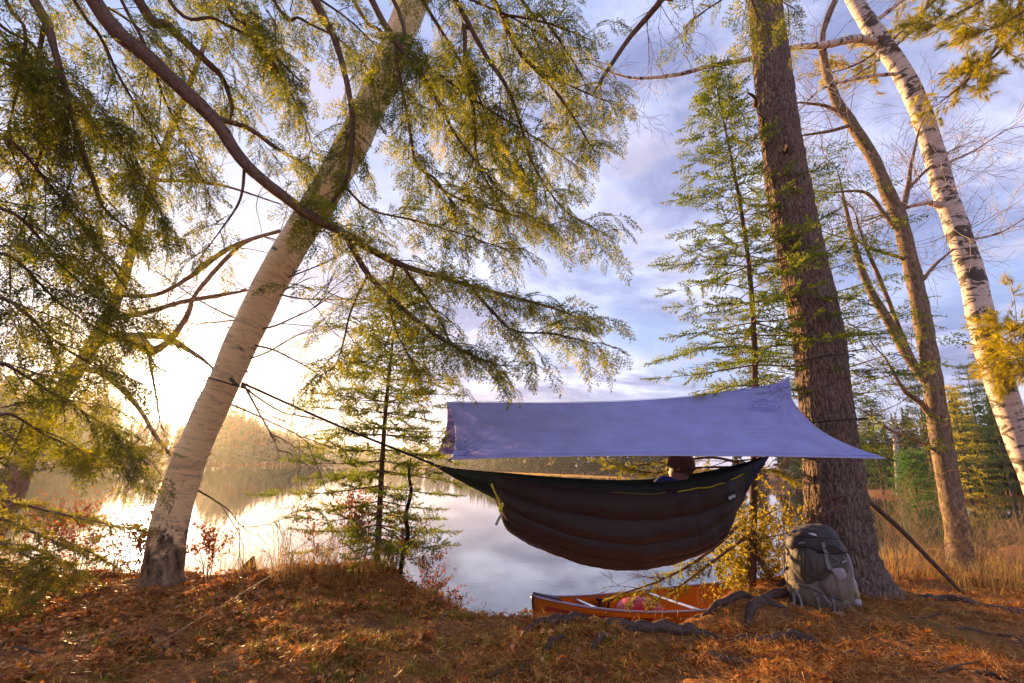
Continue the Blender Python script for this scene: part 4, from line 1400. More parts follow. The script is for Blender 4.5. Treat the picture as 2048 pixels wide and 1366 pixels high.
# ------------------------------------------------------------------ tarp, hammock, person
def mat_fabric(name, col, trans=0.0, rough=0.7, wr=0.0, wscale=(3, 30, 30), sheen=0.0, fine=900, spec=.3):
    k = NT(name)
    v = k.coords()
    n = k.noise(v, 6.0, 4, .5)
    c = k.ramp(n, [(.3, tuple(x * .9 for x in col)), (.7, tuple(min(1, x * 1.08) for x in col))])
    h = k.noise(k.coords(scale=wscale), 1.0, 5, .6, .6)
    nb = k.bump(h, wr, .02) if wr else k.bump(k.noise(v, fine, 2, .5), .15, .001)
    g = k.n('ShaderNodeBsdfPrincipled', {'Base Color': c, 'Roughness': rough, 'Specular IOR Level': spec, 'Normal': nb, 'Sheen Weight': sheen})
    if not trans:
        return k.out(g.outputs[0])
    t = k.n('ShaderNodeBsdfTranslucent', {'Color': k.mix(1.0, c, (1.25, 1.2, 1.3), 'MULTIPLY'), 'Normal': nb})
    return k.out(k.n('ShaderNodeMixShader', {0: trans, 1: g.outputs[0], 2: t.outputs[0]}).outputs[0])


M['tarp'] = mat_fabric('tarp_nylon', (.47, .46, .76), .36, .5, .8, (1.0, 26, 26))
M['tarp_mark'] = mat_fabric('tarp_print', (.42, .41, .72), .35, .5)
M['hem'] = mat_fabric('tarp_hem', (.55, .55, .66), .2, .6)
M['quilt'] = mat_fabric('quilt_nylon', (.040, .023, .017), 0, .58, .22, (7, 18, 18), .08, spec=.3)
M['ham_green'] = mat_fabric('hammock_green', (.018, .030, .018), .06, .6, .3, (3, 20, 20))
M['ham_navy'] = mat_fabric('hammock_navy', (.020, .026, .075), .10, .6, .3, (3, 20, 20))
M['lime'] = mat_simple('lime_webbing', (.72, .70, .03), .6, .1, 60)
M['black_web'] = mat_simple('black_webbing', (.018, .016, .018), .7, .2, 200)
M['cord'] = mat_simple('pale_cord', (.48, .42, .36), .7, .15, 200)
M['cord_tan'] = mat_simple('tan_cord', (.40, .25, .12), .7, .15, 200)
M['white_print'] = mat_simple('white_print', (.80, .80, .80), .6, .03, 100)
M['black_patch'] = mat_simple('black_patch', (.008, .008, .010), .6, .1, 100)


def tarp():
    RL, RR = P(893, 804, 4.3), P(1580, 765, 4.3)
    NL, NR = P(905, 918, 3.45), P(1775, 917, 3.45)
    BL, BR = P(873, 908, 5.15), P(1760, 900, 5.15)
    BR = np.array([2.75, 5.15, 1.25])
    t = thing('tarp', (RL[0], 4.3, RL[2]), 'blue violet nylon rain tarp pitched over the hammock', 'tarp')
    nu, nv = 150, 60
    u = np.linspace(0, 1, nu); v = np.linspace(0, 1, nv)
    U, V = np.meshgrid(u, v, indexing='ij')

    def panel(A0, A1, B0, B1, sgn):
        # ridge line A0-A1 (sags), outer edge B0-B1, catenary-cut ends
        ridge = A0 * (1 - U)[..., None] + A1 * U[..., None]
        ridge[..., 2] -= .10 * 4 * U * (1 - U) * (1 - .35 * (1 - U))
        ridge[..., 2] += .05 * np.clip((U - .93) / .07, 0, 1) ** 2
        edge = B0 * (1 - U)[..., None] + B1 * U[..., None]
        edge[..., 2] += .022 * 4 * U * (1 - U)
        edge[..., 1] -= sgn * .05 * 4 * U * (1 - U)
        g = ridge * (1 - V)[..., None] + edge * V[..., None]
        # hollow ends: pull the left and right ends inwards half way down
        endL, endR = (1 - U) ** 5, U ** 4
        bow = 4 * V * (1 - V)
        g[..., 0] += endL * bow * .05 - endR * bow * .20
        g[..., 2] -= endR * bow * .075
        # billow and pull wrinkles towards the corners and along the ridge
        g[..., 1] += sgn * .05 * np.sin(math.pi * V) * np.sin(math.pi * U)
        g[..., 2] += .035 * np.sin(math.pi * V) * np.sin(math.pi * U)
        q = np.stack([U * 3.5, V * 26 + 1.4 * U, U * 0], -1).reshape(-1, 3)
        wr = (fbm(q, 41, 3).reshape(U.shape) - .5)
        amp = .014 + .06 * np.exp(-V / .12) * (.35 + .65 * np.abs(U - .4)) + .012 * np.exp(-(1 - V) / .15)
        g[..., 1] += wr * amp; g[..., 2] += wr * amp * .6
        ang = np.arctan2((1 - V) * .9, (U + .02) * 3); rr_ = np.hypot((1 - V) * .9, U * 3)
        g[..., 1] += .022 * np.sin(ang * 34) * np.exp(-rr_ / .5) * np.clip(rr_ / .08, 0, 1)
        ang = np.arctan2(V * .9, (1.02 - U) * 3); rr_ = np.hypot(V * .9, (1 - U) * 3)
        g[..., 1] += .022 * np.sin(ang * 30) * np.exp(-rr_ / .5) * np.clip(rr_ / .08, 0, 1)
        return g
    near, back = panel(RL, RR, NL, NR, 1), panel(RL, RR, BL, BR, -1)
    back[:, 0] = near[:, 0]
    g = Geo(); g.grid(near); a = g.build('near_panel', M['tarp'], t)
    g = Geo(); g.grid(back[:, ::-1]); b = g.build('back_panel', M['tarp'], t)
    for o in (a, b):
        s = o.modifiers.new('thickness', 'SOLIDIFY'); s.thickness = .0015; s.offset = 0
    for gr in (near, back):
        for edge in (gr[0], gr[-1], gr[:, -1]):
            g = Geo(); g.tube(edge[::3] + [0, -.001, 0], [.0032], 6, 60); g.build('hem', M['hem'], t)
    g = Geo(); g.tube(near[2:-2:3, 0] + [0, -.004, .006], [.0045], 6, 80, flat=.5); g.build('ridge_seam', M['tarp_mark'], t)
    g = Geo(); g.tube(near[2:-2:3, nv - 3] + [0, -.004, .003], [.0018], 5, 80, flat=.5); g.build('hem_stitch', M['tarp_mark'], t)
    for cu_, cv_ in ((3, nv - 4), (nu - 4, nv - 4), (nu - 4, 3)):
        pa = near[max(0, cu_ - 6):cu_ + 4:3, max(0, cv_ - 5):cv_ + 4:3] + np.array([0, -.004, .003])
        g = Geo(); g.grid(pa); g.build('corner_patch', M['tarp_mark'], t)
    # faint printed emblem near the ridge: nested ovals and a wave
    def on(u0, v0, off=.004):
        i, j = int(np.clip(u0, 0, 1) * (nu - 1)), int(np.clip(v0, 0, 1) * (nv - 1))
        return near[i, j] + np.array([0, -off, off])
    em = Geo()
    for rx, ry, r in ((.050, .085, .0035), (.034, .055, .003), (.018, .028, .003)):
        ring = [on((.905 + rx * math.cos(a)), .27 + ry * math.sin(a), .006) for a in np.linspace(0, 6.0, 22)]
        em.tube(ring, [r], 5, 44, flat=.4)
    em.build('printed_emblem', M['tarp_mark'], t)
    # corner tie-outs and guy lines
    for c in (NL, NR, BL):
        g = Geo(); g.tube([c + [0, 0, .004], c + [.03 if c is not NL else -.03, -.01, -.012]], [.006, .004], 6, 3); g.build('corner_loop', M['black_web'], t)
    def line(pts, m='cord', r=.0022):
        g = Geo(); g.tube(pts, [r], 6, 24); g.build('guy_line', M[m], t)
    gl = on_ground(300, 1300)
    line([NL, NL * .5 + gl * .5 + [0, 0, -.02], gl], 'cord_tan', .0026)
    line([NR, P(1850, 940, 4.2), P(1935, 968, 5.2), P(2060, 1010, 6.3)], 'black_web', .0022)
    line([RL, P(498, 694, 4.15)], 'black_web', .0022)
    line([RR, P(1610, 745, 4.5)], 'cord')
    line([BL, P(772, 925, 4.97)], 'cord')
    g = Geo(); g.tube([gl + [0, 0, .05], gl + [.02, .02, -.08]], [.004, .003], 6, 3); g.build('tent_peg', M['black_web'], t)


tarp()

HY = 4.3
HAM_X = [868, 900, 940, 985, 1010, 1060, 1120, 1180, 1250, 1310, 1360, 1400, 1440, 1475, 1500, 1520, 1537]
HAM_TOP = [929, 936, 941, 945, 947, 952, 957, 961, 964, 963, 958, 952, 944, 934, 926, 918, 911]
HAM_BOT = [931, 950, 972, 996, 1012, 1045, 1076, 1094, 1104, 1100, 1088, 1070, 1044, 1005, 965, 938, 914]
QU_BOT = [0, 0, 0, 990, 1040, 1073, 1097, 1116, 1125, 1120, 1107, 1088, 1060, 1000, 0, 0, 0]
HAM_W = [.012, .05, .11, .18, .21, .26, .30, .32, .33, .33, .32, .29, .24, .17, .10, .05, .012]


def ham_section(px):
    w = np.interp(px, HAM_X, HAM_W)
    top = np.interp(px, HAM_X, HAM_TOP); bot = np.interp(px, HAM_X, HAM_BOT)
    zr = P(px, top, HY - w)[2]
    zb = P(px, bot, HY - w * .3)[2]
    return P(px, bot, HY)[0], w, zr, zb


HS = smooth_path([[a, *ham_section(a)] for a in HAM_X], 120)     # px, x, w, rim z, bottom z
PHI = np.linspace(0, math.pi, 61)


def ham_point(row, phi, off=0.0):
    _, x, w, zr, zb = row
    D = max(zr - zb, .004)
    sp, cp = np.sin(phi), np.cos(phi)
    y = HY - (w + off) * np.sign(cp) * np.abs(cp) ** .8
    z = zr - (D + off) * np.abs(sp) ** .75
    return np.stack([np.full_like(phi, x), y, z], -1)


def hammock():
    A, B = HS[0][1:2], HS[-1]
    t = thing('hammock', (HS[60][1], HY, HS[60][4]), 'dark camping hammock with brown quilted underside slung between the trees', 'hammock')
    body = np.array([ham_point(r, PHI) for r in HS])
    n = len(HS)
    rg = np.random.default_rng(2)
    s = np.linspace(0, 1, n)
    # gathers that radiate from both ends
    fold = np.sin(PHI * 13)[None] * (np.exp(-s / .10) + np.exp(-(1 - s) / .10))[:, None] * .012 * np.clip(HS[:, 2] / .1, 0, 1)[:, None]
    body[..., 2] += fold * np.sin(PHI)[None]; body[..., 1] += fold * .7
    g = Geo(); g.grid(body[:104]); a = g.build('fabric_body', M['ham_green'], t)
    g = Geo(); g.grid(body[84:, 7:24] + np.array([0, -.0035, 0])); b = g.build('navy_side', M['ham_navy'], t)
    g = Geo(); g.grid(body[103:]); c = g.build('fabric_end', M['ham_navy'], t)
    for o in (a, c):
        m = o.modifiers.new('thickness', 'SOLIDIFY'); m.thickness = .002; m.offset = 0
    for edge in (body[:, 0], body[:, -1]):
        g = Geo(); g.tube(edge[::4], [.005], 6, 60); g.build('rim_hem', M['ham_green'], t)
    # quilt: puffed baffles
    i0, i1 = int(np.argmin(np.abs(HS[:, 0] - 992))), int(np.argmin(np.abs(HS[:, 0] - 1474)))
    ph = np.linspace(.06, math.pi - .06, 120)
    nb = 9
    rows = []
    for i in range(i0, i1 + 1):
        r = HS[i]
        f = (i - i0) / (i1 - i0)
        extra = np.interp(r[0], HAM_X[3:14], np.array(QU_BOT[3:14]) - np.array(HAM_BOT[3:14])) / F_PX * 4.3
        endf = np.clip(min(f, 1 - f) / .10, 0, 1) ** .5
        lump = .65 + .7 * fbm(np.stack([np.full_like(ph, r[1] * 2.2), ph * 4, np.zeros_like(ph)], 1), 15, 2)
        puff = .042 * np.abs(np.sin((ph - .06) / (math.pi - .12) * nb * math.pi)) ** .55 * (.25 + .75 * endf) * lump
        off = .006 + (puff + extra * np.sin(ph) ** 1.5) * endf
        D = max(r[3] - r[4], .004)
        y = HY - (r[2] + off * 1.0) * np.sign(np.cos(ph)) * np.abs(np.cos(ph)) ** .8
        z = r[3] - D * np.sin(ph) ** .75 - off * np.sin(ph)
        rows.append(np.stack([np.full_like(ph, r[1]), y, z], -1))
    q = np.array(rows)
    qq = np.stack([q[..., 0] * 9, q[..., 1] * 4, q[..., 2] * 4 + q[..., 0] * 5], -1).reshape(-1, 3)
    wr = fbm(qq, 61, 3).reshape(q.shape[:2]) - .5
    wr2 = fbm(qq * np.array([3.5, 1.5, 1.5]), 63, 3).reshape(q.shape[:2]) - .5
    q[..., 1] -= wr * .040 + wr2 * .020; q[..., 2] -= wr * .018 + wr2 * .010
    g = Geo(); g.grid(q); uq = g.build('underquilt', M['quilt'], t)
    m = uq.modifiers.new('thickness', 'SOLIDIFY'); m.thickness = .006; m.offset = -1
    # stitched seams between the baffles
    for kx in range(1, nb):
        j = int(round(kx / nb * 119))
        g = Geo(); g.tube(q[2:-2:3, j] + [0, -.001, -.001], [.0028], 5, 60); g.build('seam', M['black_web'], uq)
    g = Geo(); g.tube(q[:, 0][::3], [.008], 6, 50); g.build('quilt_hem', M['quilt'], uq)
    for kx in (0, -1):
        g = Geo(); g.tube(q[kx][::4] + [0, -.002, 0], [.008], 6, 50); g.build('end_hem', M['quilt'], uq)
    # lime trim along the quilt's upper edge
    pxs = HS[i0:i1 + 1, 0]
    def strip(x0, x1, w):
        sel = [kk for kk in range(len(pxs)) if x0 <= pxs[kk] <= x1]
        path = q[sel, 1] + np.array([0, -.010, .006])
        g = Geo(); g.tube(path[::2], [w], 8, 30, flat=.5); g.build('lime_trim', M['lime'], t)
    strip(1330, 1427, .0085); strip(1434, 1474, .0085); strip(1206, 1322, .0022)
    # maker's patch with white lettering
    kk = int(np.argmin(np.abs(pxs - 1435)))
    c0 = q[kk, 9]
    nrm = unit(np.cross(q[kk + 3, 9] - q[kk - 3, 9], q[kk, 12] - q[kk, 6]))
    if nrm[1] > 0:
        nrm = -nrm
    xa = unit(q[kk + 3, 9] - q[kk - 3, 9]); ya = unit(np.cross(nrm, xa)); ya = ya if ya[2] > 0 else -ya
    nrm = unit(nrm + np.array([-.25, -.9, .25])); xa = unit(xa - nrm * np.dot(xa, nrm)); ya = np.cross(nrm, xa)
    Rm = np.stack([xa, ya, nrm], 1)
    cpt = c0 + nrm * .020
    g = Geo(); g.box(cpt, (.086, .062, .004), Rm, bev=.0015); pt_ = g.build('logo_patch', M['black_patch'], uq, False)
    cu = bpy.data.curves.new('brand_lettering', 'FONT'); cu.body = 'eno'; cu.size = .050; cu.align_x = 'CENTER'; cu.align_y = 'CENTER'; cu.extrude = .0006
    cu.space_character = .82; cu.offset = .0006
    tmp = bpy.data.objects.new('tmp', cu); COL.objects.link(tmp)
    me = bpy.data.meshes.new_from_object(tmp.evaluated_get(bpy.context.evaluated_depsgraph_get()))
    bpy.data.objects.remove(tmp)
    Mx = Matrix.Identity(4)
    for i in range(3):
        for j in range(3):
            Mx[i][j] = Rm[i, j]
    Mx.translation = Vector(cpt + nrm * .0032 - ya * .002)
    me.transform(Mx)
    # swirl that closes the last letter, as on the patch
    me.materials.append(M['white_print'])
    lo = bpy.data.objects.new('brand_lettering', me); COL.objects.link(lo); lo.parent = uq; lo.matrix_parent_inverse = Matrix.Identity(4); lo.parent = uq
    # lime draw cord and its pale tail near the left end
    cpath = [P(983, 968, 3.98), P(990, 985, 3.96), P(998, 1002, 3.97), P(1000, 1015, 3.99), P(1003, 1027, 4.0)]
    g = Geo(); g.tube(cpath, [.010, .006, .006, .009, .006], 7, 24, bump=.3); g.build('lime_cord', M['lime'], t)
    g = Geo(); g.ball(P(1001, 1018, 3.97), (.018, .014, .022), 10, 8); g.ball(P(1005, 1010, 3.97), (.010, .010, .018), 8, 6); g.build('cord_lock', M['lime'], t)
    g = Geo(); g.ribbon([P(1004, 1028, 3.97), P(998, 1037, 3.96), P(992, 1050, 3.95)], .022, .002, 8, up=(0, -1, .1)); g.build('pale_tail', M['cord'], t)
    # suspension
    L0, R0 = HS[0], HS[-1]
    pl, pr = np.array([L0[1], HY, L0[3]]), np.array([R0[1], HY, R0[3]])
    bt = P(484, 766, 4.05)
    g = Geo(); g.tube([pl, pl * .97 + bt * .03], [.014, .009], 8, 5); g.build('end_knot', M['black_web'], t)
    g = Geo(); g.ribbon([pl, (pl + bt) / 2 + [0, 0, -.015], bt], .018, .008, 20, up=(0, 1, .2)); g.build('suspension_strap', M['black_web'], t)
    pt2 = P(1612, 868, 4.48)
    g = Geo(); g.tube([pr, pr * .9 + pt2 * .1], [.014, .008], 8, 5); g.build('end_knot', M['black_web'], t)
    g = Geo(); g.ribbon([pr, (pr + pt2) / 2 + [0, 0, -.01], pt2], .018, .006, 16, up=(0, 1, .2)); g.build('suspension_strap', M['black_web'], t)
    # straps that go round the two trunks
    def loop(pxy, Y, r, tilt, w, nm='tree_strap'):
        c = P(*pxy, Y)
        a = np.linspace(0, 6.283, 49)
        pts = np.stack([c[0] + r * np.cos(a), c[1] + r * np.sin(a), c[2] + tilt * np.cos(a)], -1)
        g = Geo(); g.tube(pts, [w], 6, 96, flat=.35, up=(0, 0, 1)); g.build(nm, M['black_web'], t)
    loop((1654, 845), 4.78, .318, .035, .018)
    loop((450, 765), 4.17, .196, -.05, .016)
    return t


hammock()
t = thing('tarp_line', (2.95, 4.78, 1.9), 'thin dark cord looped round the pine trunk above the tarp', 'cord')
c = P(1642, 722, 4.765); a = np.linspace(0, 6.283, 49)
g = Geo(); g.tube(np.stack([c[0] + .285 * np.cos(a), c[1] + .285 * np.sin(a), c[2] + .05 * np.cos(a) + .01 * np.sin(a * 2)], -1), [.006], 6, 96); g.build('loop', M['black_web'], t)
g = Geo(); g.ball(c + [-.17, -.24, -.02], (.014, .012, .012), 8, 6); g.build('knot', M['black_web'], t)


# --- person sitting up in the hammock, back half turned to us, knit hat
def person():
    hc = P(1360, 934, 4.32)                       # middle of the head
    fwd = unit((-.84, .52, .05)); upv = unit((.16, 0, 1.0)); rt = unit(np.cross(fwd, upv)); upv = np.cross(rt, fwd)
    Rh = np.stack([fwd, -rt, upv], 1)             # local x = face direction
    t = thing('person', (hc[0], hc[1], hc[2] - .62), 'person in a brown knit hat and blue jacket sitting in the hammock', 'person')
    V, E, Rd = [], [], []

    def jt(p, r, par=None):
        V.append(p); Rd.append(r)
        if par is not None:
            E.append((par, len(V) - 1))
        return len(V) - 1
    x0, y0, z0 = hc
    pel = jt((x0 - .42, y0 - .02, z0 - .52), .13)
    sp1 = jt((x0 - .28, y0, z0 - .42), .125, pel)
    sp2 = jt((x0 - .12, y0, z0 - .29), .13, sp1)
    chest = jt((x0 + .00, y0, z0 - .20), .125, sp2)
    neck = jt((x0 + .02, y0, z0 - .11), .055, chest)
    jt((x0 + .01, y0, z0 - .03), .055, neck)
    hands = []
    for sg in (-1, 1):
        sh = jt((x0 - .02, y0 + sg * .16, z0 - .20), .065, chest)
        el = jt((x0 - .18, y0 + sg * .21, z0 - .36), .048, sh) if sg > 0 else jt((x0 - .21, y0 - .18, z0 - .10), .052, sh)
        wr_ = jt((x0 - .34, y0 + sg * .10, z0 - .27), .034, el)
        hands.append((np.array(V[wr_]), unit((-.8, -sg * .5, .15)), sg))
        hp = jt((x0 - .44, y0 + sg * .10, z0 - .54), .095, pel)
        kn = jt((x0 - .72, y0 + sg * .11, z0 - .29), .065, hp)
        an = jt((x0 - 1.0, y0 + sg * .10, z0 - .48), .045, kn)
        jt((x0 - 1.10, y0 + sg * .10, z0 - .42), .035, an)
    me = bpy.data.meshes.new('sk'); me.from_pydata([tuple(map(float, v_)) for v_ in V], E, [])
    ob = bpy.data.objects.new('sk', me); COL.objects.link(ob)
    ob.modifiers.new('s', 'SKIN')
    for i, r in enumerate(Rd):
        me.skin_vertices[0].data[i].radius = (r, r)
    me.skin_vertices[0].data[0].use_root = True
    sd = ob.modifiers.new('d', 'SUBSURF'); sd.levels = 2; sd.render_levels = 2
    bm = bmesh.new()
    bm.from_mesh(bpy.data.meshes.new_from_object(ob.evaluated_get(bpy.context.evaluated_depsgraph_get())))
    bpy.data.objects.remove(ob)
    # head with brow, nose, lips, chin and ears, and hands with fingers, all fused into the body
    h = Geo()
    H = lambda p: hc + Rh @ np.array(p)
    h.ball(hc, (.094, .076, .112), 24, 18, rot=Rh)
    h.ball(H((.030, 0, -.055)), (.062, .058, .062), 18, 12, rot=Rh)
    h.ball(H((.070, 0, -.092)), (.022, .026, .018), 12, 8, rot=Rh)
    h.tube([H((.088, 0, .012)), H((.104, 0, -.018)), H((.110, 0, -.030)), H((.094, 0, -.036))], [.010, .013, .015, .010], 8, 10)
    h.ball(H((.087, 0, -.056)), (.012, .024, .006), 10, 8, rot=Rh)
    h.ball(H((.085, 0, -.066)), (.012, .021, .006), 10, 8, rot=Rh)
    h.ball(H((.078, 0, .026)), (.016, .052, .010), 12, 8, rot=Rh)
    for sg in (-1, 1):
        h.ball(H((.084, sg * .030, .008)), (.010, .013, .009), 10, 8, rot=Rh)
        h.ball(H((-.008, sg * .078, -.010)), (.020, .008, .032), 10, 8, rot=Rh)
    for w_, d, sg in hands:
        side = unit(np.cross(d, UP))
        h.ball(w_ + d * .06, (.048, .036, .016), 12, 8, rot=np.stack([d, side, np.cross(d, side)], 1))
        for f, (o, l) in enumerate(((-.028, .068), (-.010, .078), (.010, .072), (.027, .056))):
            b = w_ + d * .095 + side * o
            h.tube([b, b + d * l * .5 - UP * .012, b + d * l * .8 - UP * .038], [.0095, .009, .0075], 7, 8)
        b = w_ + d * .035 - side * sg * .03
        h.tube([b, b + d * .03 - side * sg * .02, b + d * .058 - side * sg * .018 - UP * .012], [.012, .011, .009], 7, 8)
    hm = h.mesh('hm', [M['black_web']])
    bm.from_mesh(hm)
    me = bpy.data.meshes.new('body'); bm.to_mesh(me); bm.free()
    ob = bpy.data.objects.new('body', me); COL.objects.link(ob)
    rm = ob.modifiers.new('r', 'REMESH'); rm.mode = 'VOXEL'; rm.voxel_size = .0095
    me2 = bpy.data.meshes.new_from_object(ob.evaluated_get(bpy.context.evaluated_depsgraph_get()))
    ob.data = me2; ob.modifiers.clear(); ob.name = 'body'
    me2.materials.clear()
    for m_ in ('skin', 'jacket', 'trousers'):
        me2.materials.append(M[m_])
    for pg in me2.polygons:
        c_ = np.array(pg.center)
        hd = np.linalg.norm(c_ - hc) < .15 and c_[2] > z0 - .125
        hn = min(np.linalg.norm(c_ - (w_ + d * .08)) for w_, d, sg in hands) < .085
        pg.material_index = 0 if (hd or hn) else (2 if (c_[0] < x0 - .40 and c_[2] < z0 - .20 and not hn) else 1)
        pg.use_smooth = True
    ob.parent = t; ob.matrix_parent_inverse = Matrix.Translation(t.location).inverted()
    # hair below the hat, hat with turned-up brim
    def cap(z0_, grow, cut, nm, m_, back=0.0, bump=.0):
        g = Geo()
        th = np.linspace(0, math.pi * cut, 26); ph_ = np.arange(48) * 2 * math.pi / 48
        rr_ = np.array([.094, .076, .112]) + grow
        lp = np.stack([np.outer(np.sin(th), np.cos(ph_)), np.outer(np.sin(th), np.sin(ph_)), np.outer(np.cos(th), np.ones(48))], -1)
        lp = lp * rr_ + np.array([-back, 0, z0_])
        if bump:
            lp = lp * (1 + bump * np.sin(ph_ * 24)[None, :, None] * np.sin(th)[:, None, None])
        w_ = hc + lp.reshape(-1, 3) @ Rh.T
        gg = w_.reshape(26, 48, 3).transpose(1, 0, 2)
        g.grid(gg, closed_u=True)
        o = g.build(nm, m_, t)
        s_ = o.modifiers.new('thickness', 'SOLIDIFY'); s_.thickness = .005; s_.offset = 1
        return gg
    cap(.0, np.array([.006, .006, .006]), .66, 'hair', M['hair'], .012)
    gg = cap(.010, np.array([.022, .022, .034]), .56, 'knit_hat', M['knit'], .010, .012)
    rim = np.vstack([gg[:, -1], gg[:1, -1]]); rim2 = np.vstack([gg[:, -4], gg[:1, -4]])
    g = Geo(); g.tube((rim + rim2) / 2, [.015], 8, 97, flat=.5, up=tuple(upv), bump=.1); g.build('hat_brim', M['knit'], t)


M['skin'] = mat_simple('skin', (.52, .28, .17), .55, .08, 20)
M['jacket'] = mat_simple('blue_jacket', (.035, .05, .24), .6, .2, 12, .4, bscale=20)
M['trousers'] = mat_simple('dark_trousers', (.04, .04, .05), .8, .2, 20)
M['hair'] = mat_simple('brown_hair', (.16, .07, .03), .6, .3, 90, .5)
M['knit'] = mat_simple('knit_wool', (.19, .105, .055), .95, .35, 70, .9, bscale=160, sheen=.3)
person()


# ------------------------------------------------------------------ backpack
M['pack_dark'] = mat_fabric('pack_dark', (.090, .066, .050), 0, .62, .5, (9, 9, 5), .15)
M['pack_lid'] = mat_fabric('pack_lid', (.062, .047, .045), 0, .6, .5, (9, 9, 9), .15)
M['pack_grey'] = mat_fabric('pack_grey', (.20, .15, .11), 0, .65, .5, (12, 12, 4), .1)
M['pack_mesh'] = mat_fabric('pack_mesh', (.40, .32, .32), .1, .6, .5, (14, 14, 14))
M['strap'] = mat_simple('grey_webbing', (.27, .23, .21), .7, .15, 300)
M['pack_black'] = mat_fabric('pack_black', (.012, .011, .012), 0, .7, .3, (14, 14, 14))
M['buckle'] = mat_simple('buckle_plastic', (.10, .10, .12), .4, .1, 100)
M['bottle'] = mat_simple('pale_bag', (.42, .36, .36), .5, .2, 12, .3)
M['tan'] = mat_simple('tan_cloth', (.42, .30, .14), .7, .2, 30, .4)


def backpack():
    c = on_ground(1664, 1224)
    c = np.array([c[0], c[1] + .12, gz(c[0], c[1] + .1) - .012])
    face = math.atan2(c[0], c[1]) * .75
    lean = math.radians(5)
    Rz_ = np.array([[math.cos(face), math.sin(face), 0], [-math.sin(face), math.cos(face), 0], [0, 0, 1]])
    Rl = np.array([[1, 0, 0], [0, math.cos(lean), math.sin(lean)], [0, -math.sin(lean), math.cos(lean)]])
    T = lambda p: (np.asarray(p, float) @ (Rz_ @ Rl).T) + c
    t = thing('backpack', c, 'grey and brown trekking backpack leaning on the foot of the pine', 'backpack')
    zs = np.array([0, .03, .09, .18, .28, .38, .47, .54, .585])
    ws = np.array([.155, .195, .225, .240, .238, .228, .212, .190, .150])
    ds = np.array([.12, .145, .165, .172, .168, .160, .150, .140, .115])

    def yfront(x, z):
        w = np.interp(z, zs, ws); d = np.interp(z, zs, ds)
        return -d * np.clip(1 - np.abs(x / w) ** 2.6, 0, 1) ** (1 / 2.6)
    zz = np.linspace(0, .585, 60); a = np.arange(72) * 2 * math.pi / 72
    w_ = np.interp(zz, zs, ws)[:, None]; d_ = np.interp(zz, zs, ds)[:, None]
    e = 2 / 2.6
    x = w_ * np.sign(np.cos(a)) * np.abs(np.cos(a)) ** e; y = d_ * np.sign(np.sin(a)) * np.abs(np.sin(a)) ** e
    z = np.repeat(zz[:, None], 72, 1)
    q = np.stack([x * 9, y * 9, z * 5], -1).reshape(-1, 3)
    cr = (fbm(q, 81, 4).reshape(x.shape) - .5)
    g3 = np.stack([x * (1 + cr * .14), y * (1 + cr * .22), z], -1)
    g = Geo(); g.grid(T(g3.transpose(1, 0, 2)), closed_u=True)
    g.add(T(np.vstack([g3[0], [[0, 0, 0]]])), None, [[(i + 1) % 72, i, 72] for i in range(72)])
    g.add(T(np.vstack([g3[-1], [[0, 0, .60]]])), None, [[i, (i + 1) % 72, 72] for i in range(72)])
    g.build('main_body', M['pack_grey'], t)

    def patch(name, poly, h, m, crease=.008, seed=0, parent=t, lift=.004):
        """padded panel laid over the front: poly in (x, z)"""
        poly = smooth_path(np.vstack([poly, poly[:1]]), 64)[:-1]
        ce = poly.mean(0)
        r = np.linspace(0, 1, 18)
        pp = ce + (poly - ce)[None] * r[:, None, None]
        q_ = np.concatenate([pp * [26, 7], np.zeros(pp.shape[:2] + (1,))], -1).reshape(-1, 3)
        wr = fbm(q_ + seed * 3.1, seed, 3).reshape(pp.shape[:2]) - .5
        off = lift + h * (1 - r ** 3)[:, None] + wr * crease * 2 * (1 - r ** 6)[:, None]
        off[-1] = -.004
        yy = yfront(pp[..., 0], pp[..., 1]) - off
        gg = np.stack([pp[..., 0], yy, pp[..., 1]], -1)
        g = Geo(); g.grid(T(gg.transpose(1, 0, 2))[::-1], closed_u=True)
        return g.build(name, m, parent)
    patch('upper_panel', np.array([(-.205, .45), (0, .56), (.20, .46), (.215, .33), (.10, .25), (-.02, .22), (-.20, .30)]), .02, M['pack_dark'], .012, 3)
    patch('front_pocket', np.array([(-.195, .455), (-.10, .475), (.00, .46), (.055, .43), (.075, .345), (.03, .285), (-.05, .215), (-.105, .195), (-.16, .235), (-.205, .33)]), .044, M['pack_dark'], .026, 5, lift=.016)
    patch('stretch_pocket', np.array([(.07, .315), (.13, .335), (.155, .26), (.165, .16), (.12, .10), (.02, .13), (-.03, .20), (.03, .265)]), .034, M['pack_grey'], .022, 9, lift=.010)
    patch('mesh_flap', np.array([(.06, .325), (.155, .335), (.165, .27), (.11, .25)]), .01, M['pack_mesh'], .010, 11, lift=.045)
    patch('lower_panel', np.array([(-.19, .20), (-.05, .19), (.10, .12), (.17, .10), (.16, .03), (.02, .02), (-.13, .03), (-.20, .09)]), .012, M['pack_grey'], .014, 13)
    # lid: domed hood with piping
    th = np.linspace(0, 1, 26)
    rows = []
    for f in th:
        zl = .455 + .195 * math.sin(f * math.pi / 2) ** 1.05
        s = math.cos(f * math.pi / 2 * .985) ** .72
        xx = .215 * s * np.sign(np.cos(a)) * np.abs(np.cos(a)) ** .8; yy = .175 * s * np.sign(np.sin(a)) * np.abs(np.sin(a)) ** .8 - .012
        rows.append(np.stack([xx, yy, np.full_like(xx, zl) + .02 * np.cos(a * 2) * (1 - f) + .018 * (xx / .2)], -1))
    rows = np.array(rows)
    q = rows.reshape(-1, 3) * [11, 11, 14]
    cr = (fbm(q, 90, 4).reshape(rows.shape[:2]) - .5)
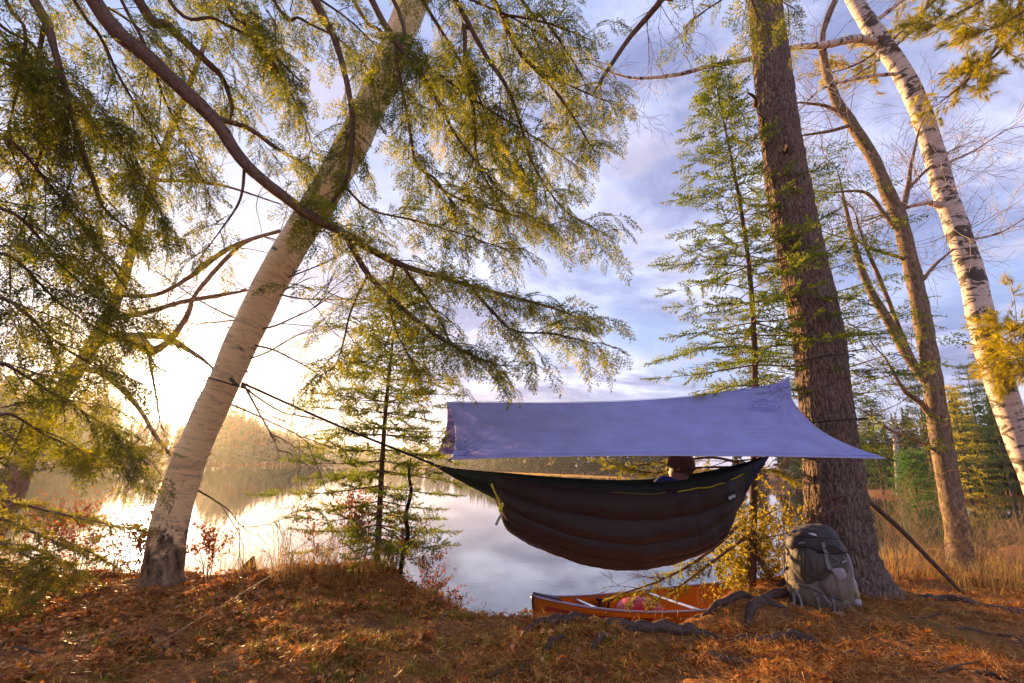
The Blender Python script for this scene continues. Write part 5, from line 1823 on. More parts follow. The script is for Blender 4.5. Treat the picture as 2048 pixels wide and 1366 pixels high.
    rows[..., 0] *= 1 + cr * .14; rows[..., 1] *= 1 + cr * .34; rows[..., 2] += cr * .035 - .035 * (rows[..., 0] / .2) ** 2 * (rows[..., 0] > 0)
    g = Geo(); g.grid(T(rows.transpose(1, 0, 2)), closed_u=True)
    lid = g.build('lid', M['pack_lid'], t)
    for kx in (0, 9):
        g = Geo(); g.tube(T(np.vstack([rows[kx][::3], rows[kx][:1]])), [.006 if kx == 0 else .0035], 6, 74); g.build('piping', M['pack_black'], lid)
    # white maker's mark on the lid and a grey tab
    def mark(pts, m, nm, par):
        g = Geo()
        p3 = T([(x_, yfront(x_, min(z_, .56)) - o_, z_) for x_, z_, o_ in pts])
        ce = p3.mean(0)
        k_ = len(p3)
        off = (Rz_ @ Rl) @ np.array([0, -.003, 0])
        g.add(np.vstack([p3, [ce]]), None, [[i, (i + 1) % k_, k_] for i in range(k_)])
        g.add(np.vstack([p3 + off, [ce + off]]), None, [[i, (i + 1) % k_, k_] for i in range(k_)])
        g.build(nm, m, par)
    mark([(-.055, .575, .045), (-.03, .580, .045), (-.008, .576, .045), (.002, .566, .047), (.002, .558, .048), (-.02, .562, .048), (-.045, .570, .046)], M['white_print'], 'maker_mark', lid)
    mark([(-.135, .500, .052), (-.085, .512, .056), (-.085, .498, .058), (-.135, .486, .054)], M['strap'], 'grey_tab', t)
    # zip lines, lash loops and a bungee over the front
    def trace(pts, r, m_, nm):
        pp = smooth_path(np.array(pts, float), 24)
        yy = np.array([float(yfront(a_, b_)) for a_, b_ in pp])
        g = Geo(); g.tube(T(np.stack([pp[:, 0], yy - o_trace, pp[:, 1]], 1)), [r], 6, 40); g.build(nm, M[m_], t)
    o_trace = .052
    trace([(-.19, .452), (-.11, .470), (-.01, .458), (.05, .432)], .004, 'pack_black', 'zip')
    trace([(.10, .50), (.15, .47), (.19, .42)], .004, 'pack_black', 'zip')
    o_trace = .066
    trace([(-.10, .205), (-.12, .30), (-.11, .40), (-.09, .462)], .003, 'pack_black', 'panel_seam')
    o_trace = .040
    trace([(.06, .44), (.13, .38), (.07, .34), (.14, .29)], .0025, 'strap', 'bungee_cord')
    trace([(-.18, .185), (-.08, .165), (.02, .13), (.12, .10)], .003, 'pack_black', 'panel_seam')
    # webbing
    def web(pts, w=.016, m='strap', nm='strap', up=(0, -1, 0)):
        g = Geo(); g.ribbon(T(pts), w, .0025, None, up=tuple((Rz_ @ Rl) @ np.array(up, float))); return g.build(nm, M[m], t)
    f = lambda x_, z_, o_: (x_, float(yfront(x_, z_)) - o_, z_)
    web([f(.035, .50, .062), f(.038, .46, .055), f(.042, .38, .052), (.048, float(yfront(.05, .32)) - .075, .318)], .017)
    web([f(.052, .46, .052), f(.058, .38, .050), (.062, float(yfront(.06, .32)) - .08, .315)], .009)
    g = Geo(); g.box(T([f(.036, .495, .066)])[0], (.024, .010, .040), Rz_ @ Rl, bev=.003); g.build('buckle', M['strap'], t, False)
    web([f(.150, .50, .02), f(.170, .44, .03), f(.185, .37, .02)], .006, 'strap', 'compression_cord')
    web([f(.150, .375, .035), f(.185, .39, .02), f(.212, .40, .0)], .016)
    for sx in (-.055, .045):
        o = .04 if sx < 0 else .055
        web([f(sx, .135, o), f(sx + .005, .09, o + .006), f(sx + .01, .04, o), (sx + .02, -.21, .006)], .016)
        g = Geo(); g.box(T([f(sx, .128, o + .006)])[0], (.022, .008, .024), Rz_ @ Rl, bev=.003); g.build('buckle', M['buckle'], t, False)
    web([f(-.01, .135, .05), (.01, -.22, .10), (.03, -.215, .085), (.025, -.21, .06)], .014)
    web([(-.20, -.10, .13), (-.205, -.15, .09), (-.23, -.17, .04), (-.30, -.20, .012), (-.34, -.20, .006)], .020, 'strap', 'hip_belt_strap', up=(0, 0, 1))
    web([(-.19, -.12, .14), (-.17, -.18, .10), (-.165, -.20, .04), (-.19, -.22, .012), (-.215, -.20, .02), (-.205, -.16, .08)], .018)
    web([(.16, -.12, .075), (.19, -.17, .05), (.225, -.20, .02), (.255, -.21, .008)], .020, 'strap', 'hip_belt_strap', up=(0, 0, 1))
    g = Geo(); g.ball(T([(.08, -.225, .018)])[0], (.055, .024, .018), 16, 10, rot=Rz_ @ Rl); g.build('belt_pad', M['strap'], t)
    g = Geo(); g.ball(T([(-.215, -.02, .24)])[0], (.032, .06, .10), 16, 12, rot=Rz_ @ Rl); g.build('side_pocket', M['pack_grey'], t)
    web([(-.225, -.07, .42), (-.238, -.06, .36), (-.245, -.05, .29), (-.242, -.05, .25)], .012)
    g = Geo(); g.box(T([(-.243, -.06, .295)])[0], (.012, .022, .032), Rz_ @ Rl, bev=.003); g.build('buckle', M['strap'], t, False)
    # shoulder straps and padded back on the far side, straps seen on the right
    g = Geo(); g.ball(T([(.03, .155, .30)])[0], (.20, .045, .27), 20, 14, rot=Rz_ @ Rl); g.build('back_pad', M['pack_black'], t)
    for ox in (.205, .225):
        g = Geo(); g.ribbon(T([(ox - .01, .06, .47), (ox + .012, .02, .40), (ox + .018, 0, .30), (ox + .01, .01, .20)]), .030, .008, 20, up=tuple((Rz_ @ Rl) @ np.array([.7, -.7, 0]))); g.build('shoulder_strap', M['pack_dark' if ox < .21 else 'strap'], t)
    # pale stuff bags and a folded tan cloth in the right side pocket
    for cc, rr_, m_, nm in (((.222, -.03, .195), (.036, .05, .075), 'bottle', 'pale_bag'), ((.232, -.045, .095), (.036, .05, .036), 'bottle', 'pale_bag'), ((.238, -.075, .150), (.020, .022, .032), 'tan', 'tan_cloth')):
        g = Geo(); n0 = g.n
        g.ball((0, 0, 0), rr_, 22, 14)
        v_ = g.v[0]; n_ = fbm(v_ * 30 + 5, 17, 3) - .5
        g.v[0] = T(v_ * (1 + n_[:, None] * .35) + np.array(cc)); g.build(nm, M[m_], t)
    return t


backpack()

# ------------------------------------------------------------------ dark pole leaning from the trunk to the ground
e0, e1 = P(1735, 1000, 5.0), on_ground(1937, 1196)
g = Geo(); g.tube([e0, e0 * .66 + e1 * .34 + [.01, 0, .012], e0 * .33 + e1 * .67 + [-.008, 0, .006], e1 + [0, 0, -.03]], [.026, .024, .022, .016], 12, 40, bump=.12)
tag(g.build('wooden_pole', M['bark_dark'], None, True, True), 'dark bare pole leaning from the pine trunk down to the ground', 'pole')


# ------------------------------------------------------------------ canoe
k = NT('canoe_amber')
v = k.coords()
c = k.ramp(k.noise(v, 40, 4, .6), [(.3, (.28, .085, .008)), (.7, (.44, .16, .015))])
gA = k.n('ShaderNodeBsdfPrincipled', {'Base Color': c, 'Roughness': .3, 'Specular IOR Level': .5})
tA = k.n('ShaderNodeBsdfTranslucent', {'Color': (.9, .42, .05, 1)})
M['canoe'] = k.out(k.n('ShaderNodeMixShader', {0: .18, 1: gA.outputs[0], 2: tA.outputs[0]}).outputs[0])
M['gunwale'] = mat_simple('gunwale_alloy', (.40, .36, .48), .35, .1, 60, metal=.6)
M['gunwale_dark'] = mat_simple('deck_cap', (.045, .03, .06), .4, .15, 60)
M['canoe_red'] = mat_simple('canoe_red', (.20, .018, .016), .35, .15, 20)
M['red_bag'] = mat_simple('red_dry_bag', (.55, .015, .03), .45, .15, 14, .4, bscale=14)
M['seat'] = mat_simple('cane_seat', (.30, .17, .07), .7, .3, 120)
M['alu'] = mat_simple('bare_alloy', (.70, .68, .70), .3, .05, 60, metal=.7)


def canoe():
    bow, ang, LEN = np.array([.275, 4.80]), math.radians(27.0), 4.55
    ax = np.array([math.cos(ang), math.sin(ang)]); nx = np.array([-ax[1], ax[0]])
    W2 = lambda s, o, z: np.array([bow[0] + ax[0] * s + nx[0] * o, bow[1] + ax[1] * s + nx[1] * o, z])
    t = thing('canoe', (*bow, WATER_Z), 'amber canoe with alloy gunwales drawn up at the bank below the hammock', 'canoe')
    n, m = 60, 28
    ss = np.linspace(0, 1, n)
    half = .43 * np.clip(1 - np.abs(2 * ss - 1) ** 2.3, 0, 1) ** .85 + .012
    gun = WATER_Z + .335 + .165 * np.abs(2 * ss - 1) ** 3.2
    keel = WATER_Z - .07 + .05 * np.abs(2 * ss - 1) ** 4
    def shell(shrink):
        rows = []
        for i, s in enumerate(ss):
            a = math.pi * (.5 - .5 * np.cos(np.linspace(0, math.pi, m)))
            b = max(half[i] - shrink, .003)
            o = b * np.sign(np.cos(a)) * np.abs(np.cos(a)) ** .55
            z = gun[i] - (gun[i] - keel[i] - shrink) * np.sin(a) ** .5
            rake = .07 * ((gun[i] - z) / .5) * (1 - min(1, s / .08)) - .07 * ((gun[i] - z) / .5) * (1 - min(1, (1 - s) / .08))
            rows.append([W2(s * LEN + rake_, oo, z_) for oo, z_, rake_ in zip(o, z, rake)])
        return np.array(rows)
    outer, inner = shell(0), shell(.012)
    g = Geo(); g.grid(outer); g.grid(inner[:, ::-1]); hull = g.build('hull', M['canoe'], t)
    for j, nm in ((0, 'far'), (-1, 'near')):
        g = Geo(); g.tube(outer[:, j] + [0, 0, .006], [.017], 8, 90, flat=.7, up=(0, 0, 1)); g.build('gunwale', M['gunwale'], t)
    # bow deck and end plates
    for i0, i1 in ((0, 3), (n - 4, n - 1)):
        top = np.stack([outer[i0:i1 + 1, 0] + [0, 0, .022], outer[i0:i1 + 1, -1] + [0, 0, .022]], 1)
        mid = top.mean(1) + [0, 0, .016]
        g = Geo(); g.grid(np.stack([top[:, 0] - [0, 0, .03], top[:, 0], mid, top[:, 1], top[:, 1] - [0, 0, .03]], 1)); g.build('deck_cap', M['gunwale_dark'], t)
    e = outer[0]
    g = Geo(); g.tube(e[[0, 6, 10, 13]] + [-.004, 0, 0], [.014], 8, 20); g.build('stem_band', M['gunwale_dark'], t)
    # dark red flash on the bow, both sides, with a small oval badge
    for j0, j1, sg in ((m - 7, m - 2, 1), (1, 6, -1)):
        idx = np.arange(1, 15)
        gr = []
        for i in idx:
            nrm = np.array([nx[0], nx[1], -.1]) * (-sg) * .004
            lo = outer[i, j0:j1 + 1] if sg > 0 else outer[i, j0:j1 + 1]
            gr.append(lo + nrm)
        gr = np.array(gr)
        cut = gr[:, :]
        if sg > 0:
            cut = np.array([row[: 1 + max(2, int(round((j1 - j0) * (1.0 if ii < 11 else .7))))] for ii, row in enumerate(gr)] if False else gr)
        g = Geo(); g.grid(cut); g.build('bow_flash', M['canoe_red'], hull)
    bp = (outer[3, m - 3] + outer[4, m - 3]) / 2 + np.array([nx[0], nx[1], 0]) * -.012
    up_, al = np.array([0, 0, 1.0]), np.array([ax[0], ax[1], 0])
    def oval(c_, rx, rz, off, mt, nm):
        a_ = np.linspace(0, 6.283, 28, endpoint=False)
        pts = np.array([c_ + al * rx * math.cos(x_) + up_ * rz * math.sin(x_) - np.array([nx[0], nx[1], 0]) * off for x_ in a_])
        g = Geo(); g.add(np.vstack([pts, [c_ - np.array([nx[0], nx[1], 0]) * off]]), None, [[i, (i + 1) % 28, 28] for i in range(28)]); g.build(nm, M[mt], hull)
    oval(bp + [0, 0, -.02], .055, .024, .004, 'white_print', 'bow_badge')
    oval(bp + [0, 0, -.02], .045, .017, .007, 'gunwale_dark', 'badge_centre')
    oval(bp + [0, 0, -.02], .020, .010, .010, 'white_print', 'badge_mark')
    for s0, ln in ((.30, .05), (.44, .05)):
        i = int(s0 * n)
        gr = outer[i:i + 3, m - 8:m - 2] + np.array([nx[0], nx[1], 0]) * -.005
        g = Geo(); g.grid(gr); g.build('foam_block', M['gunwale_dark'], hull)
    # thwarts, seats, handle
    def bar(s, r, mt, nm, dz=-.02):
        i = int(np.clip(s / LEN, 0, 1) * (n - 1))
        g = Geo(); g.tube([outer[i, 0] + [0, 0, dz], outer[i, -1] + [0, 0, dz]], [r], 10, 6); g.build(nm, M[mt], t)
    bar(.62, .013, 'alu', 'carry_handle'); bar(1.72, .016, 'alu', 'thwart'); bar(2.9, .018, 'seat', 'thwart')
    for s0 in (1.05, 3.6):
        i, j = int(s0 / LEN * (n - 1)), int((s0 + .24) / LEN * (n - 1))
        a, b, c_, d = inner[i, 4], inner[i, -5], inner[j, -5], inner[j, 4]
        g = Geo()
        for p1, p2 in ((a, b), (d, c_)):
            g.tube([p1 + [0, 0, -.03], p2 + [0, 0, -.03]], [.014], 8, 4)
        g.build('seat_rail', M['seat'], t)
        g = Geo(); q_ = [a * .8 + b * .2, a * .2 + b * .8, d * .2 + c_ * .8, d * .8 + c_ * .2]
        g.add([p_ + [0, 0, -.018] for p_ in q_] + [p_ + [0, 0, -.034] for p_ in q_], [[0, 1, 2, 3], [7, 6, 5, 4], [0, 4, 5, 1], [2, 6, 7, 3], [1, 5, 6, 2], [3, 7, 4, 0]]); g.build('seat_web', M['seat'], t)
    # gear stowed inside: things of their own
    ct = W2(1.28, .06, WATER_Z + .20)
    g = Geo(); g.ball((0, 0, 0), (.30, .22, .185), 28, 18); n_ = fbm(g.v[0] * 9, 3, 3) - .5
    Rb = np.array([[ax[0], nx[0], 0], [ax[1], nx[1], 0], [0, 0, 1]])
    g.v[0] = (g.v[0] * (1 + n_[:, None] * .16)) @ Rb.T + ct
    rb = thing('dry_bag', ct - [0, 0, .18], 'round red gear bag lying inside the canoe', 'bag')
    g.build('bag_body', M['red_bag'], rb)
    g = Geo(); g.tube([ct + Rb @ np.array([-.28, 0, .02]), ct + Rb @ np.array([-.12, -.05, .175]), ct + Rb @ np.array([.1, -.05, .185]), ct + Rb @ np.array([.27, 0, .05])], [.008], 6, 30, flat=.5); g.build('carry_strap', M['black_web'], rb)
    for kx, s0 in enumerate((.86, .98)):
        p0 = W2(s0, .20, WATER_Z + .02)
        st = thing('paddle', p0, ('black handled paddle standing in the canoe nearer the bow' if kx == 0 else 'black handled paddle standing in the canoe beside the red bag'), 'paddle', 'paddles stowed in the canoe')
        g = Geo(); g.tube([p0, p0 + Rb @ np.array([.05, .03, .33])], [.013], 8, 6); g.build('shaft', M['black_web'], st)
        g = Geo(); g.tube([p0 + Rb @ np.array([.05, -.01, .33]), p0 + Rb @ np.array([.05, .07, .33])], [.017], 8, 6); g.build('grip', M['black_web'], st)


canoe()


# ------------------------------------------------------------------ undergrowth
def leaf_quad(g, p, d, L, Wd, rg, mat):
    d = unit(d); s = unit(np.cross(d, rg.normal(0, 1, 3))); n = np.cross(d, s)
    g.add([p, p + d * L * .5 + s * Wd * .5 + n * L * .06, p + d * L - n * L * .08, p + d * L * .5 - s * Wd * .5 + n * L * .06], [[0, 1, 2, 3]], mat=mat)


def shrub(name, label, base, h, stems, leaf=None, seed=0, lean=.35, wood='twig', r=.004, depth=2, lsize=(.018, .03), ln=2, group=None, kids=(2, 4), cat='shrub', wig=.16, spread=32):
    rg = np.random.default_rng(seed)
    base = np.asarray(base, float)
    t = thing(name, base, label, cat, group)
    g, lf = Geo(), Geo()

    def cb(pts, dp):
        if leaf is None or dp > 1:
            return
        for q in pts[1:]:
            for _ in range(ln):
                if rg.random() < .75:
                    leaf_quad(lf, q + rg.normal(0, .008, 3), rg.normal(0, 1, 3) + [0, 0, .3], rg.uniform(*lsize), rg.uniform(*lsize) * .6, rg, 0)
    for i in range(stems):
        a = rg.random() * 6.283; o = rg.uniform(0, .10) * h
        p = base + [math.cos(a) * o, math.sin(a) * o, 0]
        p[2] = gz(p[0], p[1]) - .03
        twigs(g, p, (math.cos(a) * lean * rg.random(), math.sin(a) * lean * rg.random(), 1), h * rg.uniform(.6, 1.05), r * rg.uniform(.7, 1.2), depth, rg, wig=wig, kids=kids, spread=spread, leafcb=cb, minr=.0013)
    g.build('stems', M[wood], t)
    if leaf:
        lf.build('leaves', M[leaf], t, False)['kind'] = 'stuff'
    return t


def gpx(px, Y):
    """ground point under photo column px at depth Y"""
    v = ray(px, 1180)
    x = v[0] / v[1] * Y
    return np.array([x, Y, gz(x, Y)])


for i, (px, Yd, h, st, leaf, wood, lab) in enumerate([
        (70, 4.15, .45, 5, 'russet_leaf', 'twig', 'tangled low shrub with russet leaves under the fir sprays'),
        (150, 4.2, .45, 6, 'russet_leaf', 'twig', 'bushy russet shrub halfway between the fir sprays and the leaning birch'),
        (225, 4.3, .45, 8, None, 'twig_pale', 'bare golden brush just left of the leaning birch foot'),
        (265, 4.15, .40, 7, 'russet_leaf', 'twig', 'small leafy shrub touching the left side of the birch foot'),
        (410, 4.35, .35, 6, 'russet_leaf', 'twig_pale', 'low sparse shrub just right of the birch foot'),
        (565, 4.75, .80, 6, None, 'twig', 'tall bare shrub by the pointed stump'),
        (635, 4.9, .65, 5, 'russet_leaf', 'twig', 'leafy russet shrub between the stump and the young spruce'),
        (700, 4.85, .55, 9, 'russet_leaf', 'twig', 'dense orange shrub at the foot of the young spruce'),
        (790, 5.0, .55, 6, 'wine_leaf', 'twig', 'dark leaved bush behind the crooked black stem'),
        (850, 4.85, .58, 7, 'wine_leaf', 'twig', 'wine red bush under the left end of the hammock'),
        (905, 4.65, .50, 9, 'wine_leaf', 'twig', 'wine red bush closest to the open water'),
        (940, 4.35, .28, 3, None, 'twig_pale', 'tiny bare seedling on the bank by the water')]):
    if leaf == 'wine_leaf' and leaf not in M:
        M[leaf] = mat_leaf('wine_leaves', [(.3, (.08, .025, .014)), (.5, (.24, .07, .025)), (.7, (.40, .16, .03))], 9, .45, 1.5)
    shrub('shrub', lab, gpx(px, Yd), h, st, leaf, 300 + i, wood=wood, group='shrubs along the near bank', ln=2 if leaf else 0, depth=2, kids=(3, 5))

# brush to the right of the pine
for i, (px, Yd, h, st, leaf, lab) in enumerate([
        (1790, 5.5, .75, 16, None, 'thicket of golden bare stems just right of the pine foot'),
        (1835, 6.0, .75, 18, None, 'golden brush behind the upper part of the leaning pole'),
        (1880, 5.8, .55, 16, None, 'golden brush just left of the mossy tree foot'),
        (1965, 6.2, .62, 18, None, 'golden brush just right of the mossy tree foot'),
        (2010, 6.8, .6, 16, None, 'golden brush by the water near the white birch'),
        (2050, 6.2, .65, 16, None, 'golden brush cut by the right edge of the picture'),
        (1770, 6.5, 1.35, 5, None, 'tall thin hazel stems behind the leaning pole')]):
    shrub('dry_shrub', lab, gpx(px, Yd), h, st, leaf, 340 + i, wood='twig_pale', group='dry brush right of the pine', depth=2, kids=(3, 5), r=.0045, lean=.5, wig=.2)

# saplings between the hammock and the pine
for i, (px, Yd, h, st, leaf, lab) in enumerate([
        (1545, 5.2, 1.0, 7, 'yellow_leaf', 'yellow leaved sapling between the young spruce and the pine'),
        (1585, 5.3, 1.15, 6, None, 'bare pale sapling stems against the left side of the pine'),
        (1520, 5.25, .85, 6, 'gold_leaf', 'golden bush at the foot of the young spruce'),
        (1470, 5.15, .75, 7, 'gold_leaf', 'golden green bush on the bank above the canoe')]):
    if leaf == 'gold_leaf' and leaf not in M:
        M[leaf] = mat_leaf('gold_leaves', [(.3, (.20, .19, .02)), (.7, (.42, .33, .03))], 6, .5, 1.6)
    shrub('sapling', lab, gpx(px, Yd), h, st, leaf, 360 + i, wood='twig_pale', group='saplings beside the pine', depth=2, kids=(3, 5), r=.006, lean=.3, lsize=(.03, .05), ln=3, cat='sapling')

# low boughs of the young spruce over the canoe, and sunlit ones behind the person
sp_t = [o for o in bpy.data.objects if o.name == 'young_spruce'][0]
rg = np.random.default_rng(77)
for rows, fol in (([(1488, 1040, 5.1, 9), (1440, 1085, 5.0, 8), (1380, 1130, 4.95, 6), (1310, 1165, 4.9, 4), (1235, 1190, 4.85, 2)], 1),
                  ([(1490, 1075, 5.1, 8), (1430, 1120, 4.9, 6), (1370, 1165, 4.85, 4), (1320, 1195, 4.8, 2)], 1),
                  ([(1485, 1000, 5.1, 8), (1420, 1040, 5.0, 6), (1360, 1090, 4.95, 4), (1290, 1130, 4.9, 2)], 0),
                  ([(1478, 925, 5.15, 7), (1420, 915, 5.2, 6), (1330, 925, 5.3, 4), (1225, 935, 5.4, 2)], 2),
                  ([(1478, 935, 5.15, 7), (1400, 935, 5.2, 5), (1300, 945, 5.3, 3), (1205, 922, 5.4, 2)], 2),
                  ([(1480, 950, 5.15, 7), (1540, 940, 5.1, 5), (1590, 960, 5.1, 2)], 2),
                  ([(1492, 1090, 5.1, 14), (1520, 1120, 5.1, 12), (1545, 1165, 5.05, 12)], 0)):
    p, r = trunk_path(rows)
    g = Geo(); sp = Sprays(SPR)
    g.tube(p, r, 6, 24, bump=.1)
    path = smooth_path(p, 30)
    for i in range(5):
        kx = rg.integers(8, 28)
        twigs(g, path[kx], unit(path[kx] - path[kx - 1]) + rg.normal(0, .5, 3), rg.uniform(.2, .45), .004, 2, rg, minr=.0014, kids=(2, 4))
    if fol:
        foliate(sp, g, path, rg, .35 if fol == 1 else .2, .05, (.45, .8), .25, 50, .3, .1)
    sp.into(g)
    o = g.build('low_bough', [M['twig'], M['lit_needle'] if 'lit_needle' in M else M.setdefault('lit_needle', mat_leaf('lit_needles', [(.3, (.14, .15, .02)), (.7, (.34, .29, .03))], 4, .5, 1.9))], sp_t)  # spruce needles again, with the gold of sunlight put into their colour
    o['kind'] = 'stuff' if fol else 'thing'
    if not fol:
        del o['kind']

# fir boughs that reach in low over the water from the left edge
lf_t = [o for o in bpy.data.objects if o.name == 'low_fir'][0]
for rows in ([(-90, 975, 3.7, 12), (10, 1000, 3.7, 9), (110, 1025, 3.75, 7), (200, 1045, 3.8, 4), (290, 1062, 3.8, 2)],
             [(-90, 1010, 3.6, 12), (0, 1035, 3.6, 9), (80, 1070, 3.6, 6), (160, 1105, 3.65, 3)],
             [(-90, 1050, 3.5, 10), (0, 1085, 3.5, 7), (70, 1120, 3.5, 5), (130, 1150, 3.5, 2)],
             [(-90, 1100, 3.4, 9), (-10, 1130, 3.4, 6), (60, 1165, 3.4, 3)],
             [(-90, 840, 3.6, 12), (10, 870, 3.6, 9), (110, 900, 3.65, 6), (220, 905, 3.7, 4), (300, 890, 3.7, 2)]):
    p, r = trunk_path(rows)
    g = Geo(); sp = Sprays(SPR)
    g.tube(p, r, 6, 24, bump=.1)
    path = smooth_path(p, 30)
    for i in range(12):
        kx = rg.integers(6, 29)
        d0 = unit(path[kx] - path[kx - 1]); sd = unit(np.cross(d0, UP)) * (1 if i % 2 else -1)
        br = smooth_path([path[kx], path[kx] + (d0 * .7 + sd * .7) * .12, path[kx] + (d0 * .8 + sd * .8 - UP * .2) * rg.uniform(.2, .32)], 6)
        g.tube(br, [.003, .0012], 4, 6, 0, cap=False)
        foliate(sp, g, br, rg, .1, .075, (.3, .5), .15, 50, .3, .05)
    foliate(sp, g, path, rg, .2, .06, (.35, .6), .2, 50, .3, .05)
    sp.into(g)
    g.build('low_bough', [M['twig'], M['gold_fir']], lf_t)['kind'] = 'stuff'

# crooked black stem in front of the young spruce
p = np.array([P(822, 915, 4.75), P(818, 950, 4.75), P(822, 985, 4.75), P(812, 1030, 4.75), P(816, 1070, 4.75), P(806, 1110, 4.75), P(800, 1150, 4.75)])
p = np.vstack([p, [p[-1][0] - .01, 4.75, gz(p[-1][0], 4.75) - .05]])
g = Geo(); g.tube(p, [.006, .012, .017, .019, .019, .021, .022, .024], 9, 44, bump=.25)
tag(g.build('dead_sapling', M['black_bark'] if 'black_bark' in M else M.setdefault('black_bark', mat_bark('black_bark', (.008, .006, .006), (.03, .024, .022), .3, 40, .5)), None, True, True), 'crooked black dead stem standing beside the young spruce', 'stem')

# pointed rotten stump and a short stub beside it
def stump(px, Yd, h, r, label, seed):
    b = gpx(px, Yd)
    t = thing('stump', b, label, 'stump', 'stumps on the bank')
    g = Geo()
    g.tube([b - [0, 0, .06], b + [0, 0, h * .35], b + [r * .15, 0, h * .7], b + [r * .35, 0, h]], [r * 1.25, r, r * .62, r * .10], 14, 24, bump=.38, seed=seed)
    g.build('wood', M['bark_dark'], t, True, True)
    g = Geo()
    g.tube([b + [r * .9, -.02, -.03], b + [r * 1.1, -.02, h * .3], b + [r * 1.15, 0, h * .5]], [r * .5, r * .35, r * .08], 10, 14, bump=.35, seed=seed + 1)
    g.build('splinter', M['bark_dark'], t, True, True)


stump(490, 4.62, .26, .085, 'dark pointed rotten stump on the bank right of the birch', 5)
stump(575, 4.72, .16, .02, 'thin broken stub beside the pointed stump', 6)

# sticks lying about
def fallen(rows, r, label, mat='bark_dark', forks=2):
    p = np.array([on_flat(a, b) + [0, 0, .012] for a, b in rows])
    p = smooth_path(p, 5 * len(p))
    for q in p:
        q[2] = max(q[2], gz(q[0], q[1]) + .010)
    g = Geo(); g.tube(p, [r, r * .8, r * .4], 7, 2 * len(p), bump=.2)
    rg = np.random.default_rng(int(rows[0][0]))
    for i in range(forks):
        kx = rg.integers(2, len(p) - 2)
        twigs(g, p[kx], unit(p[kx + 1] - p[kx]) + np.array([rg.normal(0, .5), rg.normal(0, .5), .12]), rg.uniform(.12, .3), r * .5, 0, rg)
    tag(g.build('fallen_stick', M[mat], None, True, True), label, 'stick', 'sticks lying on the ground')


fallen([(131, 1281), (289, 1304), (447, 1281), (523, 1250)], .008, 'long curved dark stick lying in the leaves below the leaning birch')
fallen([(5, 1288), (90, 1292), (200, 1288), (265, 1290)], .006, 'thin dark stick in the leaf litter at the left edge')
fallen([(973, 1355), (1022, 1354), (1070, 1338)], .008, 'short dark stick at the bottom edge below the canoe')
fallen([(1823, 1243), (1912, 1228), (1981, 1225)], .006, 'thin grey twig on bare soil right of the backpack')
fallen([(1520, 1366), (1490, 1350), (1440, 1340)], .006, 'short stick at the bottom edge below the backpack', 'root')
fallen([(600, 1366), (650, 1348), (705, 1340)], .007, 'pale weathered stick at the bottom edge among grass', 'root', 1)
fallen([(1880, 1366), (1950, 1340), (2040, 1330)], .006, 'dark twig in the needles at the lower right corner')


# ------------------------------------------------------------------ leaf and needle litter, grass
def litter_points(n, dens, rg, xr=(-4.6, 6.4), yr=(2.0, 6.6)):
    out = []
    while sum(map(len, out)) < n:
        m = 60000
        y = yr[0] + (yr[1] - yr[0]) * rg.random(m) ** 1.35
        x = rg.uniform(xr[0], xr[1], m)
        ok = (np.abs(x) < y * 1.12 + .2) & (rg.random(m) < dens(x, y))
        x, y = x[ok], y[ok]
        d = lake_sd(x, y)
        bare_ = fbm(np.stack([x * 2.1, y * 2.6, 0 * x], 1), 57, 3)
        ok = (d > .12) & (rg.random(len(x)) < .12 + .88 * sstep(.40, .56, bare_))
        out.append(np.stack([x[ok], y[ok]], 1))
    return np.vstack(out)[:n]


rg = np.random.default_rng(1234)
# pine needles
n = 100000
xy = litter_points(n, lambda x, y: np.clip(.55 + .25 * (x + 1) / 3, .18, 1), rg)
z = ground_z(xy[:, 0], xy[:, 1])
a = rg.random(n) * 6.283; L = rg.uniform(.04, .095, n); tilt = rg.normal(.08, .34, n)
d = np.stack([np.cos(a) * np.cos(tilt), np.sin(a) * np.cos(tilt), np.sin(tilt)], 1)
s = np.stack([-np.sin(a), np.cos(a), rg.normal(0, .8, n)], 1); s /= np.linalg.norm(s, axis=1)[:, None]
w = rg.uniform(.0012, .0024, n)
o = np.column_stack([xy, z + .004 + rg.random(n) * .012]) - d * (L * .5)[:, None]
o[:, 2] += np.abs(tilt) * L * .5
v = np.stack([o - s * w[:, None], o + s * w[:, None], o + d * L[:, None]], 1).reshape(-1, 3)
g = Geo(); g.add(v, None, np.arange(n * 3).reshape(-1, 3))
tag(g.build('needle_litter', M['litter_needle'], None, False), 'carpet of fallen orange pine needles on the ground', 'needles', kind='stuff')


# snapped twiglets mixed into the litter
g = Geo()
xy = litter_points(420, lambda x, y: .6 + 0 * x, rg)
for x_, y_ in xy:
    a_ = rg.random() * 6.283; L_ = rg.uniform(.05, .22)
    q0 = np.array([x_, y_, gz(x_, y_) + .008]); d_ = np.array([math.cos(a_), math.sin(a_), rg.normal(0, .08)])
    g.tube([q0 - d_ * L_ / 2, q0 + [0, 0, rg.uniform(0, .012)], q0 + d_ * L_ / 2 + rg.normal(0, .01, 3) * [1, 1, 0]], [rg.uniform(.0018, .004), .0012], 4, 4)
tag(g.build('twig_litter', M['twig'], None, True), 'small snapped twigs scattered through the needles', 'twigs', kind='stuff')


